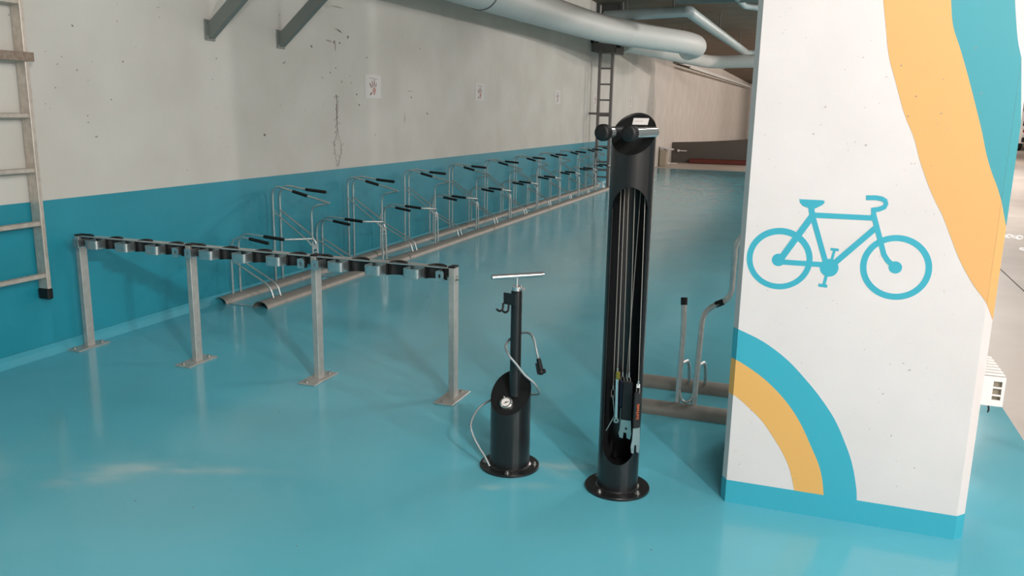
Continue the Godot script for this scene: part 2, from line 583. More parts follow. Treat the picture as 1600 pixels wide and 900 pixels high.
func pillar() -> void:
	var t := thing("pillar", "thick white concrete pillar painted with teal and orange bands and a bicycle", "pillar", Vector3(0, 0, 0))
	t.set_meta("kind", "structure")
	var plan := v2([PW0, -PZ, PW1, -PZ, PC1, -PZB, PC1, 3.5, PC0, 3.5, PC0, -PZB])
	var up := Transform3D(Basis(Vector3.RIGHT, Vector3.FORWARD, Vector3.UP), Vector3.ZERO)   # plan (x, -z) -> world
	var b := MB.new()
	b.extrude(plan, 0.0, CEIL, up)
	part(t, "shaft", b, M.pillar_white)
	# teal band round the foot
	b = MB.new()
	var e := 0.0012
	b.extrude(v2([PW0 - e * 0.4, -PZ - e, PW1 + e * 0.4, -PZ - e, PC1 + e, -PZB - e * 0.4, PC1 + e, 3.5 + e, PC0 - e, 3.5 + e, PC0 - e, -PZB - e * 0.4]), 0.0, 0.084, up)
	part(t, "base_band", b, M.mural_teal, "teal band round the foot of the pillar")
	var arc_o := [-0.2116, 0.6468, -0.1832, 0.6385, -0.0962, 0.6028, -0.0151, 0.5491, 0.0496, 0.4872, 0.0991, 0.4327, 0.1497, 0.3650, 0.1864, 0.2952, 0.2201, 0.2155, 0.2428, 0.1265, 0.2490, 0.0738]
	var arc_m := [-0.2037, 0.5357, -0.1751, 0.5265, -0.1018, 0.4850, -0.0434, 0.4386, 0.0068, 0.3857, 0.0493, 0.3249, 0.0864, 0.2540, 0.1180, 0.1891, 0.1343, 0.1331, 0.1433, 0.0780]
	var arc_i := [-0.1988, 0.4061, -0.1744, 0.3989, -0.1311, 0.3662, -0.0806, 0.3219, -0.0380, 0.2672, -0.0020, 0.2140, 0.0260, 0.1570, 0.0489, 0.0780]
	var wave_l := [-0.02, 3.4, 0.06, 2.7, 0.1080, 2.05, 0.1502, 1.7752, 0.1649, 1.7016, 0.1796, 1.6273, 0.1978, 1.5374, 0.2258, 1.4580, 0.2587, 1.3668, 0.2931, 1.2962, 0.3165, 1.2290, 0.3478, 1.1559, 0.3752, 1.1021, 0.4017, 1.0561, 0.4584, 0.9341, 0.5066, 0.8553, 0.5500, 0.8000, 0.5707, 0.7475]
	var wave_m := [0.16, 3.4, 0.25, 2.7, 0.3000, 2.05, 0.3391, 1.7685, 0.3490, 1.6968, 0.3625, 1.6243, 0.3886, 1.5603, 0.4132, 1.4960, 0.4333, 1.4407, 0.4540, 1.3814, 0.4750, 1.3200, 0.4948, 1.2544, 0.5149, 1.2019, 0.5357, 1.1568, 0.5559, 1.1040, 0.5715, 1.0467]
	var wave_r := [0.32, 3.4, 0.42, 2.7, 0.4700, 2.05, 0.5044, 1.7627, 0.5149, 1.6925, 0.5350, 1.5860, 0.5556, 1.5142, 0.5672, 1.4235, 0.5733, 1.3502]
	var rect := v2([PW0, 0.084, PW1, 0.084, PW1, CEIL, PW0, CEIL])
	var low := [-0.3, 0.0780]
	# [name, outline, material, chamfer patch (left/right), label]
	stripe(t, "arc_stripe", between(arc_o, arc_m), rect, M.mural_teal, "teal quarter circle band", -1, [0, 0.638, 1, 0.6365, 1, 0.5275, 0, 0.5290])
	stripe(t, "arc_stripe", between(arc_m, arc_i), rect, M.mural_orange, "orange quarter circle band", -1, [0, 0.5290, 1, 0.5275, 1, 0.3990, 0, 0.4005])
	stripe(t, "wave_stripe", between(wave_l, wave_m), rect, M.wave_orange, "orange wavy band", 1, [0, 1.114, 1, 1.034, 1, 0.741, 0, 0.797])
	stripe(t, "wave_stripe", between(wave_m, wave_r), rect, M.wave_teal, "teal wavy band", 1, [0, 1.526, 1, 1.345, 1, 1.034, 0, 1.114])
	bicycle(t)

func between(a: Array, c: Array) -> PackedVector2Array:
	var p := smooth2(v2(a))
	var q := smooth2(v2(c))
	q.reverse()
	p.append_array(q)
	return p

func smooth2(p: PackedVector2Array) -> PackedVector2Array:
	var out := PackedVector2Array()
	for i in p.size() - 1:
		for j in 4:
			out.append(p[i].cubic_interpolate(p[i + 1], p[maxi(i - 1, 0)], p[mini(i + 2, p.size() - 1)], j / 4.0))
	out.append(p[-1])
	return out

func stripe(t: Node3D, called: String, outline: PackedVector2Array, rect: PackedVector2Array, m: Material, label: String, side: int, patch: Array) -> void:
	var b := MB.new()
	for poly in Geometry2D.intersect_polygons(outline, rect):
		b.flat(clean(poly), Transform3D(Basis(), Vector3(0, 0, PZ + 0.0008)))
	var q := []
	var nrm := Vector3(0.73 * side, 0, 0.68).normalized()
	for i in range(0, 8, 2):
		var u: float = patch[i]
		var x := lerpf(PW1, PC1, u) if side > 0 else lerpf(PW0, PC0, u)
		q.append(Vector3(x, patch[i + 1], lerpf(PZ, PZB, u)) + nrm * 0.0008)
	b.quad(q[0], q[1], q[2], q[3], nrm)
	part(t, called, b, m, label)

# sketch units of the pictogram -> point on the pillar
func bike_at(p: Vector2) -> Vector2:
	var xy := p.x * p.y
	return Vector2(4.57394e-4 * p.x + 3.35667e-5 * p.y - 0.246896 + 1.07640e-8 * xy - 2.33018e-8 * p.x * p.x + 1.3238e-9 * p.y * p.y,
		2.06978e-5 * p.x - 4.68643e-4 * p.y + 1.145601 + 2.61854e-8 * xy - 1.67824e-9 * p.x * p.x - 1.42172e-8 * p.y * p.y)

func oval(cx: float, cy: float, rx: float, ry: float, k: int) -> PackedVector2Array:
	var o := PackedVector2Array()
	for i in k:
		var a := TAU * i / k
		o.append(bike_at(Vector2(cx + rx * cos(a), cy + ry * sin(a))))
	return o

func stroke(a: Array, w: float) -> PackedVector2Array:
	var p := v2(a)
	var one := PackedVector2Array()
	var two := PackedVector2Array()
	for i in p.size():
		var d := (p[mini(i + 1, p.size() - 1)] - p[maxi(i - 1, 0)]).normalized()
		one.append(bike_at(p[i] + Vector2(-d.y, d.x) * w * 0.5))
		two.append(bike_at(p[i] - Vector2(-d.y, d.x) * w * 0.5))
	two.reverse()
	one.append_array(two)
	return one

func bicycle(t: Node3D) -> void:
	var lay := 0
	var root := Node3D.new()
	root.name = "bicycle_pictogram"
	t.add_child(root)
	root.set_meta("label", "teal bicycle painted on the white pillar face")
	var fr := func(k: int) -> Transform3D: return Transform3D(Basis(), Vector3(0, 0, PZ + 0.0006 + 0.00004 * k))
	for w in [[352, 558, 232, 216, 351, 561, 190, 174], [1171, 620, 254, 228, 1170, 620, 208, 185]]:
		var b := MB.new()
		b.ring(oval(w[0], w[1], w[2], w[3], 72), oval(w[4], w[5], w[6], w[7], 72), fr.call(0))
		part(root, "painted_wheel", b, M.mural_teal)
	for h in [[344, 567, 47, 44], [1165, 620, 48, 43]]:
		var b := MB.new()
		b.flat(oval(h[0], h[1], h[2], h[3], 32), fr.call(1))
		part(root, "painted_hub", b, M.mural_teal)
	var b := MB.new()
	b.flat(oval(700, 622, 66, 63, 36), fr.call(2))
	for s in [[718, 570, 738, 495, 19], [710, 491, 768, 498, 18], [682, 672, 662, 745, 22], [625, 744, 687, 752, 22]]:
		lay += 1
		b.flat(stroke(s.slice(0, 4), s[4]), fr.call(2 + lay))
	part(root, "painted_crank", b, M.mural_teal)
	b = MB.new()
	var sad := PackedVector2Array()
	for p in v2([490, 140, 655, 148, 667, 153, 669, 163, 655, 180, 630, 193, 600, 207, 548, 200, 515, 187, 495, 165]):
		sad.append(bike_at(p))
	b.flat(sad, fr.call(7))
	part(root, "painted_saddle", b, M.mural_teal)
	b = MB.new()
	lay = 8
	for s in [[[585, 262, 680, 600], 38], [[573, 190, 585, 275], 42], [[585, 252, 1015, 273], 37], [[375, 582, 665, 601], 36], [[582, 258, 360, 560], 46], [[735, 592, 1030, 340], 42], [[1010, 240, 1052, 400, 1085, 530, 1110, 570, 1148, 608], 38]]:
		lay += 1
		b.flat(stroke(s[0], s[1]), fr.call(lay))
	part(root, "painted_frame", b, M.mural_teal)
	b = MB.new()
	b.flat(stroke([1012, 205, 1014, 260], 34), fr.call(17))
	b.flat(stroke([960, 130, 1030, 130, 1070, 137, 1095, 152, 1100, 172, 1088, 196, 1050, 211, 1000, 218], 34), fr.call(18))
	part(root, "painted_handlebar", b, M.mural_teal)

func bolt(parent: Node, at: Vector3, r: float, m: Material, axis := Vector3.UP) -> void:
	var b := MB.new()
	b.lathe([Vector2(0, -0.001), Vector2(r * 1.7, -0.001), Vector2(r * 1.7, 0.002), Vector2(r, 0.002)], 14, xf(axis, at))
	b.lathe([Vector2(r, 0.002), Vector2(r, 0.009), Vector2(r * 0.7, 0.0105), Vector2(0, 0.011)], 6, xf(axis, at))
	part(parent, "bolt", b, m)

func scooter_rack() -> void:
	var px := [-3.784, -3.03, -2.268, -1.522]
	var t := thing("scooter_rack", "galvanised scooter rack on four posts with black rubber notches, before the turquoise wall", "scooter rack", Vector3(-2.65, 0, -3.475))
	var o := t.position
	for i in 4:
		var at := Vector3(px[i], 0, -3.475) - o
		var b := MB.new()
		b.bx(at + Vector3(0, 0.322, 0), Vector3(0.03, 0.632, 0.05), 0.002)
		var post := part(t, "post", b, M.post_steel)
		b = MB.new()
		b.bx(at + Vector3(0, 0.004, 0.01), Vector3(0.10, 0.008, 0.22), 0.002)
		part(post, "base_plate", b, M.post_steel)
		b = MB.new()
		b.bx(at + Vector3(0, 0.642, 0), Vector3(0.033, 0.008, 0.053), 0.002)
		part(post, "post_cap", b, M.rubber)
		for s in [-1, 1]:
			bolt(post, at + Vector3(-0.012 * s, 0.008, 0.01 + 0.085 * s), 0.007, M.steel)
		bolt(post, at + Vector3(0.015, 0.585, 0.0), 0.008, M.steel, Vector3.RIGHT)
	for i in 3:
		var x0: float = px[i]
		var x1: float = px[i + 1]
		var b := MB.new()
		b.bx(Vector3((x0 + x1) * 0.5, 0.636, -3.478) - o, Vector3(x1 - x0 - 0.034, 0.006, 0.05), 0.001)
		b.bx(Vector3((x0 + x1) * 0.5, 0.609, -3.5) - o, Vector3(x1 - x0 - 0.034, 0.05, 0.006), 0.001)
		var bar := part(t, "docking_bar", b, M.galvanised)
		# end lugs with a hole
		for s in [[x0 + 0.04, 1], [x1 - 0.04, -1]]:
			b = MB.new()
			var out := PackedVector2Array()
			var hole := PackedVector2Array()
			for k in 28:
				var a := TAU * k / 28
				var c := Vector2(cos(a), sin(a))
				out.append(Vector2(clampf(c.x * 0.026, -0.019, 0.019), clampf(c.y * 0.031, -0.024, 0.024)))
				hole.append(c * Vector2(0.006, 0.010))
			var f := Transform3D(Basis(), Vector3(s[0], 0.605, -3.402) - o)
			b.ring(out, hole, f)
			b.ring(out, hole, Transform3D(Basis(Vector3.LEFT, Vector3.UP, Vector3.FORWARD), f.origin + Vector3(0, 0, -0.005)))
			for k in 28:
				var k2 := (k + 1) % 28
				var d := Vector3(out[k].x + out[k2].x, out[k].y + out[k2].y, 0).normalized()
				b.quad(f * Vector3(out[k].x, out[k].y, 0), f * Vector3(out[k2].x, out[k2].y, 0), f * Vector3(out[k2].x, out[k2].y, -0.005), f * Vector3(out[k].x, out[k].y, -0.005), d)
				d = -Vector3(hole[k].x, hole[k].y, 0).normalized()
				b.quad(f * Vector3(hole[k].x, hole[k].y, 0), f * Vector3(hole[k2].x, hole[k2].y, 0), f * Vector3(hole[k2].x, hole[k2].y, -0.005), f * Vector3(hole[k].x, hole[k].y, -0.005), d)
			b.bx(Vector3(s[0] + 0.017 * s[1], 0.605, -3.44) - o, Vector3(0.005, 0.044, 0.076), 0.001)
			part(bar, "end_lug", b, M.galvanised_bright)
		# steel loops between the notches
		for k in 3:
			var xc := x0 + 0.1545 + 0.204 * k
			var p := fillet([Vector3(xc - 0.044, 0, -3.476), Vector3(xc - 0.044, 0, -3.392), Vector3(xc + 0.044, 0, -3.392), Vector3(xc + 0.044, 0, -3.476)], 0.022, 6)
			var inner := fillet([Vector3(xc - 0.041, 0, -3.476), Vector3(xc - 0.041, 0, -3.395), Vector3(xc + 0.041, 0, -3.395), Vector3(xc + 0.041, 0, -3.476)], 0.019, 6)
			var poly := PackedVector2Array()
			for q in p:
				poly.append(Vector2(q.x - o.x, -(q.z - o.z)))
			inner.reverse()
			for q in inner:
				poly.append(Vector2(q.x - o.x, -(q.z - o.z)))
			b = MB.new()
			b.extrude(poly, 0.583, 0.628, Transform3D(Basis(Vector3.RIGHT, Vector3.FORWARD, Vector3.UP), Vector3.ZERO), true)
			part(bar, "steel_loop", b, M.galvanised_bright)
		# rubber notches: a half ring open towards the front, its top edge rising at the back
		for k in 4:
			var xc := x0 + 0.1545 - 0.102 + 0.204 * k
			b = MB.new()
			var seg := 16
			for j in seg:
				var q := []
				for e in [j, j + 1]:
					var a: float = PI * e / seg
					var d := Vector3(cos(a), 0, -sin(a))
					var rise := 0.634 + 0.013 * sin(a)
					var cc := Vector3(xc, 0, -3.452) - o
					q.append([cc + d * Vector3(0.048, 0, 0.026) + Vector3(0, 0.578, 0), cc + d * Vector3(0.048, 0, 0.026) + Vector3(0, rise, 0), cc + d * Vector3(0.057, 0, 0.046) + Vector3(0, rise, 0), cc + d * Vector3(0.057, 0, 0.046) + Vector3(0, 0.578, 0), d])
				b.quad_s(q[0][0], q[0][1], q[1][1], q[1][0], -q[0][4], -q[0][4], -q[1][4], -q[1][4])
				b.quad(q[0][1], q[0][2], q[1][2], q[1][1], Vector3.UP)
				b.quad_s(q[0][2], q[0][3], q[1][3], q[1][2], q[0][4], q[0][4], q[1][4], q[1][4])
				b.quad(q[0][3], q[0][0], q[1][0], q[1][3], Vector3.DOWN)
				if j == 0: b.quad(q[0][0], q[0][1], q[0][2], q[0][3], Vector3.BACK)
				if j == seg - 1: b.quad(q[1][0], q[1][1], q[1][2], q[1][3], Vector3.BACK)
			part(bar, "rubber_notch", b, M.rubber)

func gutter(cx: float, z0: float, z1: float, w: float, h: float) -> MB:
	var b := MB.new()
	var p := PackedVector2Array()
	for i in 13:
		var a := PI * i / 12.0
		p.append(Vector2(cx + cos(a) * w * 0.5, sin(a) * h))
	for i in 13:
		var a := PI - PI * i / 12.0
		p.append(Vector2(cx + cos(a) * (w * 0.5 - 0.004), sin(a) * (h - 0.004)))
	b.extrude(p, z1, z0, Transform3D(), true)
	return b

func grip(parent: Node, a: Vector3, c: Vector3, r: float) -> void:
	var b := MB.new()
	var d := (c - a).normalized()
	b.tube([a, a + d * 0.004, c - d * 0.004, c], [r * 0.85, r, r, r * 0.8], 12)
	part(parent, "rubber_grip", b, M.rubber)

func bike_racks() -> void:
	var names := ["nearest galvanised two-level bicycle rack section, standing behind the scooter rack", "second galvanised two-level bicycle rack section counted from the scooter rack",
		"third galvanised two-level bicycle rack section, midway along the turquoise wall", "fourth galvanised two-level bicycle rack section, one short of the grey access ladder",
		"farthest galvanised two-level bicycle rack section, at the foot of the grey access ladder"]
	var L := 2.18
	var t := thing("bike_rack", names[0], "bicycle rack", Vector3(-3.65, 0, -4.62), "two-level bicycle racks along the turquoise wall")
	var xb := -0.15
	var xf_ := 0.17
	var r := 0.0078
	part(t, "back_rail", gutter(xb - 0.008, 0.0, -L + 0.012, 0.115, 0.048), M.rail_steel)
	part(t, "front_rail", gutter(0.18, 0.0, -L + 0.012, 0.125, 0.050), M.rail_steel)
	for z in [-0.03, -1.15]:
		var b := MB.new()
		b.bx(Vector3(0.015, 0.003, z), Vector3(0.27, 0.005, 0.03))
		part(t, "tie_bar", b, M.galvanised)
	for k in 2:
		var zl := -0.182 - 1.09 * k
		var zt := -0.695 - 1.09 * k
		var b := MB.new()
		# high holder, near tube: up the wall side, over, and back down as the front post
		b.tube(fillet([Vector3(xb, 0.03, zt + 0.045), Vector3(xb, 0.785, zt + 0.045), Vector3(0.03, 0.743, zt + 0.045), Vector3(0.345, 0.672, zt + 0.045), Vector3(xf_, 0.632, zt + 0.02), Vector3(xf_, 0.03, zt + 0.014)], [0.14, 0.1, 0.006, 0.06]), r, 10)
		var h := part(t, "high_hoop", b, M.galvanised)
		grip(h, Vector3(0.03, 0.743, zt + 0.045), Vector3(0.158, 0.7145, zt + 0.045), 0.0125)
		b = MB.new()
		b.tube(fillet([Vector3(xb, 0.03, zt - 0.045), Vector3(xb, 0.785, zt - 0.045), Vector3(0.08, 0.752, zt - 0.045), Vector3(0.20, 0.745, zt - 0.045)], [0.14, 0.08]), r, 10)
		h = part(t, "high_hoop", b, M.galvanised)
		grip(h, Vector3(0.085, 0.7517, zt - 0.045), Vector3(0.262, 0.7405, zt - 0.045), 0.0125)
		# sloping braces of the high holder
		b = MB.new()
		b.tube(fillet([Vector3(xb, 0.585, zt + 0.045), Vector3(0.13, 0.385, zt + 0.035), Vector3(xf_ - 0.004, 0.335, zt + 0.016)], 0.04), r * 0.8, 8)
		part(t, "brace", b, M.galvanised)
		b = MB.new()
		b.tube(fillet([Vector3(xb, 0.585, zt - 0.045), Vector3(xf_ - 0.005, 0.375, zt - 0.052), Vector3(xf_, 0.03, zt - 0.056)], 0.10), r, 8)
		part(t, "front_post", b, M.galvanised)
		b = MB.new()
		b.bx(Vector3(xf_, 0.325, zt - 0.021), Vector3(0.005, 0.035, 0.07), 0.001)
		b.bx(Vector3(xf_, 0.285, zt - 0.021), Vector3(0.005, 0.008, 0.07), 0.001)
		part(t, "joining_plate", b, M.galvanised_bright)
		# low holder
		b = MB.new()
		b.tube(fillet([Vector3(xb, 0.03, zl + 0.042), Vector3(xb, 0.475, zl + 0.042), Vector3(0.14, 0.435, zl + 0.042)], 0.13), r, 10)
		h = part(t, "low_hoop", b, M.galvanised)
		grip(h, Vector3(0.012, 0.4525, zl + 0.042), Vector3(0.168, 0.431, zl + 0.042), 0.0125)
		b = MB.new()
		b.tube(fillet([Vector3(xb, 0.03, zl - 0.042), Vector3(xb, 0.478, zl - 0.042), Vector3(0.07, 0.462, zl - 0.042), Vector3(0.24, 0.45, zl - 0.042), Vector3(0.225, 0.405, zt + 0.10), Vector3(xf_, 0.37, zt + 0.004)], [0.13, 0.06, 0.05, 0.08]), r, 10)
		h = part(t, "low_hoop", b, M.galvanised)
		grip(h, Vector3(0.072, 0.4620, zl - 0.042), Vector3(0.236, 0.4505, zl - 0.042), 0.0125)
		for s in [1, -1]:
			b = MB.new()
			b.tube(fillet([Vector3(xb, 0.288, zl + 0.042 * s), Vector3(0.165, 0.13, zl + 0.042 * s), Vector3(0.195, 0.03, zl + 0.042 * s)], 0.10), r * 0.9, 8)
			part(t, "brace", b, M.galvanised)
	for i in range(1, 5):
		copy_of(t, Vector3(-3.65, 0, -4.62 - L * i), names[i])

# a tube standing on y, cut off at a slope towards +z, with an optional rounded opening
func column(r: float, y_mid: float, slope: float, y0: float, slot: Array = []) -> MB:
	var b := MB.new()
	var ri := r - 0.003
	var N := 144
	var sl := func(a: float) -> Array:   # [low, high] of the opening at angle a (from +z), or empty
		if slot.is_empty(): return []
		var d := wrapf(a - slot[0], -PI, PI)
		if absf(d) >= slot[1]: return []
		var u: float = sin(d) / sin(slot[1])
		var k := sqrt(maxf(0.0, 1.0 - u * u))
		return [slot[2] + slot[4] * (1.0 - k), slot[3] - slot[4] * (1.0 - k)]
	for i in N:
		var aa := TAU * i / N
		var ab := TAU * (i + 1) / N
		if not slot.is_empty():
			aa += slot[0] ; ab += slot[0]
		var da := Vector3(sin(aa), 0, cos(aa))
		var db := Vector3(sin(ab), 0, cos(ab))
		var ta := y_mid - slope * r * da.z
		var tb := y_mid - slope * r * db.z
		var sa: Array = sl.call(aa)
		var sb: Array = sl.call(ab)
		var spans := []
		if sa.is_empty() and sb.is_empty():
			spans = [[y0, ta, y0, tb]]
		else:
			var mid: float = (slot[2] + slot[3]) * 0.5
			if sa.is_empty(): sa = [slot[2] + slot[4], slot[3] - slot[4]]
			if sb.is_empty(): sb = [slot[2] + slot[4], slot[3] - slot[4]]
			spans = [[y0, sa[0], y0, sb[0]], [sa[1], ta, sb[1], tb]]
			# thickness of the opening's edge
			for e in 2:
				var up := Vector3.UP if e == 0 else Vector3.DOWN
				b.quad(da * r + Vector3(0, sa[e], 0), db * r + Vector3(0, sb[e], 0), db * ri + Vector3(0, sb[e], 0), da * ri + Vector3(0, sa[e], 0), up)
		for s in spans:
			for q in [[r, 1.0], [ri, -1.0]]:
				b.quad_s(da * q[0] + Vector3(0, s[0], 0), db * q[0] + Vector3(0, s[2], 0), db * q[0] + Vector3(0, s[3], 0), da * q[0] + Vector3(0, s[1], 0), da * q[1], db * q[1], db * q[1], da * q[1])
		b.quad(da * r + Vector3(0, ta, 0), db * r + Vector3(0, tb, 0), db * ri + Vector3(0, tb, 0), da * ri + Vector3(0, ta, 0), Vector3(0, 1, slope).normalized())
	if not slot.is_empty():
		for sg in [-1.0, 1.0]:
			var a: float = slot[0] + slot[1] * sg
			var d := Vector3(sin(a), 0, cos(a))
			var side: Vector3 = Vector3(cos(a), 0, -sin(a)) * -sg
			b.quad(d * r + Vector3(0, slot[2] + slot[4], 0), d * ri + Vector3(0, slot[2] + slot[4], 0), d * ri + Vector3(0, slot[3] - slot[4], 0), d * r + Vector3(0, slot[3] - slot[4], 0), side)
	return b

func slant_plate(r: float, y_mid: float, slope: float) -> MB:
	var b := MB.new()
	var m := Vector3(0, 1, slope).normalized()
	for i in 64:
		var a := TAU * i / 64
		var c := TAU * (i + 1) / 64
		var p := Vector3(cos(a) * r, y_mid - slope * sin(a) * r, sin(a) * r)
		var q := Vector3(cos(c) * r, y_mid - slope * sin(c) * r, sin(c) * r)
		b.flat_tri(Vector3(0, y_mid, 0), p, q, m)
		b.flat_tri(Vector3(0, y_mid, 0) - m * 0.003, p - m * 0.003, q - m * 0.003, -m)
	return b

func flange(t: Node3D, r: float, rt: float, angle: float) -> void:
	var b := MB.new()
	b.lathe([Vector2(0, 0), Vector2(r - 0.001, 0), Vector2(r, 0.001), Vector2(r, 0.008), Vector2(r - 0.002, 0.010), Vector2(rt + 0.006, 0.010), Vector2(rt - 0.001, 0.016)], 64)
	var f := part(t, "base_flange", b, M.black_powder)
	for k in 4:
		var a := angle + TAU * k / 4
		bolt(f, Vector3(sin(a) * (r + rt) * 0.5, 0.010, cos(a) * (r + rt) * 0.5), 0.006, M.steel)

func pump() -> void:
	var t := thing("bicycle_pump", "black floor-mounted public bicycle pump with steel T handle and gauge, left of repair station", "pump", Vector3(-1.003, 0, -2.84))
	var o := t.position
	var slope := 0.87
	flange(t, 0.116, 0.077, 0.25)
	part(t, "cylinder", column(0.077, 0.300, slope, 0.008), M.black_powder)
	part(t, "slanted_lid", slant_plate(0.0755, 0.297, slope), M.black_powder)
	var nrm := Vector3(0, 1, slope).normalized()
	# gauge
	var gp := Vector3(-0.004, 0.297 - slope * 0.036, 0.036)
	var b := MB.new()
	b.lathe([Vector2(0.025, -0.002), Vector2(0.025, 0.010), Vector2(0.022, 0.013), Vector2(0.018, 0.013), Vector2(0.0175, 0.010)], 36, xf(nrm, gp))
	var g := part(t, "gauge", b, M.steel)
	b = MB.new()
	b.lathe([Vector2(0.0178, 0.0095), Vector2(0, 0.0098)], 36, xf(nrm, gp))
	part(g, "dial", b, M.white_plastic, "white gauge dial")
	b = MB.new()
	b.bar(gp + nrm * 0.0108 + Vector3(-0.009, -0.005, 0.004) * 0.9, gp + nrm * 0.0108 + Vector3(0.009, 0.004, -0.0035), 0.0022, 0.0008, Vector3.UP)
	b.lathe([Vector2(0.003, 0.0098), Vector2(0.003, 0.012), Vector2(0, 0.012)], 12, xf(nrm, gp))
	part(g, "needle", b, M.black_dull)
	for k in 3:
		var a := TAU * k / 3 + 0.5
		var fr := xf(nrm, gp)
		bolt(g, fr * Vector3(cos(a) * 0.0225, 0.0125, sin(a) * 0.0225), 0.0022, M.chrome, nrm)
	# barrel
	b = MB.new()
	b.lathe([Vector2(0.021, 0.29), Vector2(0.021, 0.700), Vector2(0.0195, 0.702), Vector2(0, 0.702)], 36, Transform3D(Basis(), Vector3(0.016, 0, 0)))
	part(t, "barrel", b, M.black_powder)
	b = MB.new()
	b.lathe([Vector2(0.0185, 0.700), Vector2(0.0185, 0.716), Vector2(0.016, 0.719), Vector2(0.008, 0.719)], 28, Transform3D(Basis(), Vector3(0.016, 0, 0)))
	b.tube([Vector3(0.030, 0.709, 0.006), Vector3(0.047, 0.711, 0.008)], [0.006, 0.007], 12)
	part(t, "collar", b, M.chrome)
	b = MB.new()
	b.tube([Vector3(0.016, 0.71, 0), Vector3(0.016, 0.757, 0)], 0.006, 14)
	part(t, "piston_rod", b, M.chrome)
	b = MB.new()
	var h0 := Vector3(-1.062, 0.757, -2.772) - o
	var h1 := Vector3(-0.906, 0.757, -2.910) - o
	var hd := (h1 - h0).normalized()
	b.tube([h0, h0 + hd * 0.002, h1 - hd * 0.002, h1], [0.0085, 0.0098, 0.0098, 0.0085], 18)
	part(t, "handle", b, M.chrome)
	# bracket with two hooks
	b = MB.new()
	b.box(Vector3(0.055, 0.044, 0.004), Transform3D(Basis(Vector3.UP, -0.25), Vector3(-0.004, 0.671, 0.022)), 0.0015)
	var br := part(t, "hook_bracket", b, M.black_powder)
	for s in [[-0.028, 0.650], [-0.006, 0.647]]:
		b = MB.new()
		b.tube(fillet([Vector3(s[0], s[1] + 0.005, 0.025), Vector3(s[0] - 0.001, s[1] - 0.022, 0.026), Vector3(s[0] - 0.008, s[1] - 0.024, 0.046), Vector3(s[0] - 0.014, s[1] - 0.014, 0.056)], 0.01, 4), 0.0042, 10)
		part(br, "hook", b, M.black_powder)
	# braided hose
	var hp := []
	for q in [[-1.064, 0.012, -2.78], [-1.085, 0.045, -2.785], [-1.112, 0.071, -2.795], [-1.148, 0.118, -2.81], [-1.159, 0.160, -2.82], [-1.140, 0.211, -2.845], [-1.105, 0.240, -2.875], [-1.06, 0.25, -2.915], [-1.0, 0.262, -2.937], [-0.93, 0.275, -2.92], [-0.898, 0.30, -2.87], [-0.888, 0.335, -2.82], [-0.902, 0.366, -2.80], [-0.935, 0.393, -2.795], [-0.974, 0.43, -2.803], [-1.005, 0.462, -2.806], [-1.027, 0.487, -2.84], [-1.01, 0.512, -2.874], [-0.975, 0.53, -2.876], [-0.935, 0.538, -2.85], [-0.908, 0.522, -2.82], [-0.895, 0.495, -2.805], [-0.887, 0.473, -2.80], [-0.882, 0.455, -2.80]]:
		hp.append(Vector3(q[0], q[1], q[2]) - o)
	b = MB.new()
	b.tube(spline(hp, 5), 0.0046, 10)
	part(t, "hose", b, M.hose)
	# pump head with its lever
	b = MB.new()
	var a0 := Vector3(-0.8835, 0.462, -2.80) - o
	var a1 := Vector3(-0.873, 0.418, -2.80) - o
	b.tube([a0, a0.lerp(a1, 0.1), a0.lerp(a1, 0.75), a1], [0.006, 0.0088, 0.0095, 0.009], 14)
	b.ball(a1 + Vector3(0.001, -0.008, 0), 0.012)
	b.tube([a1 + Vector3(-0.012, -0.012, 0.004), a1 + Vector3(0.012, -0.004, -0.002), a1 + Vector3(0.018, -0.002, -0.003)], [0.008, 0.009, 0.007], 12)
	var ph := part(t, "pump_head", b, M.rubber)
	b = MB.new()
	b.bar(a1 + Vector3(-0.009, -0.012, 0.006), a1 + Vector3(-0.016, 0.026, 0.008), 0.008, 0.003, Vector3.RIGHT, 0.001)
	part(ph, "lever", b, M.black_dull)

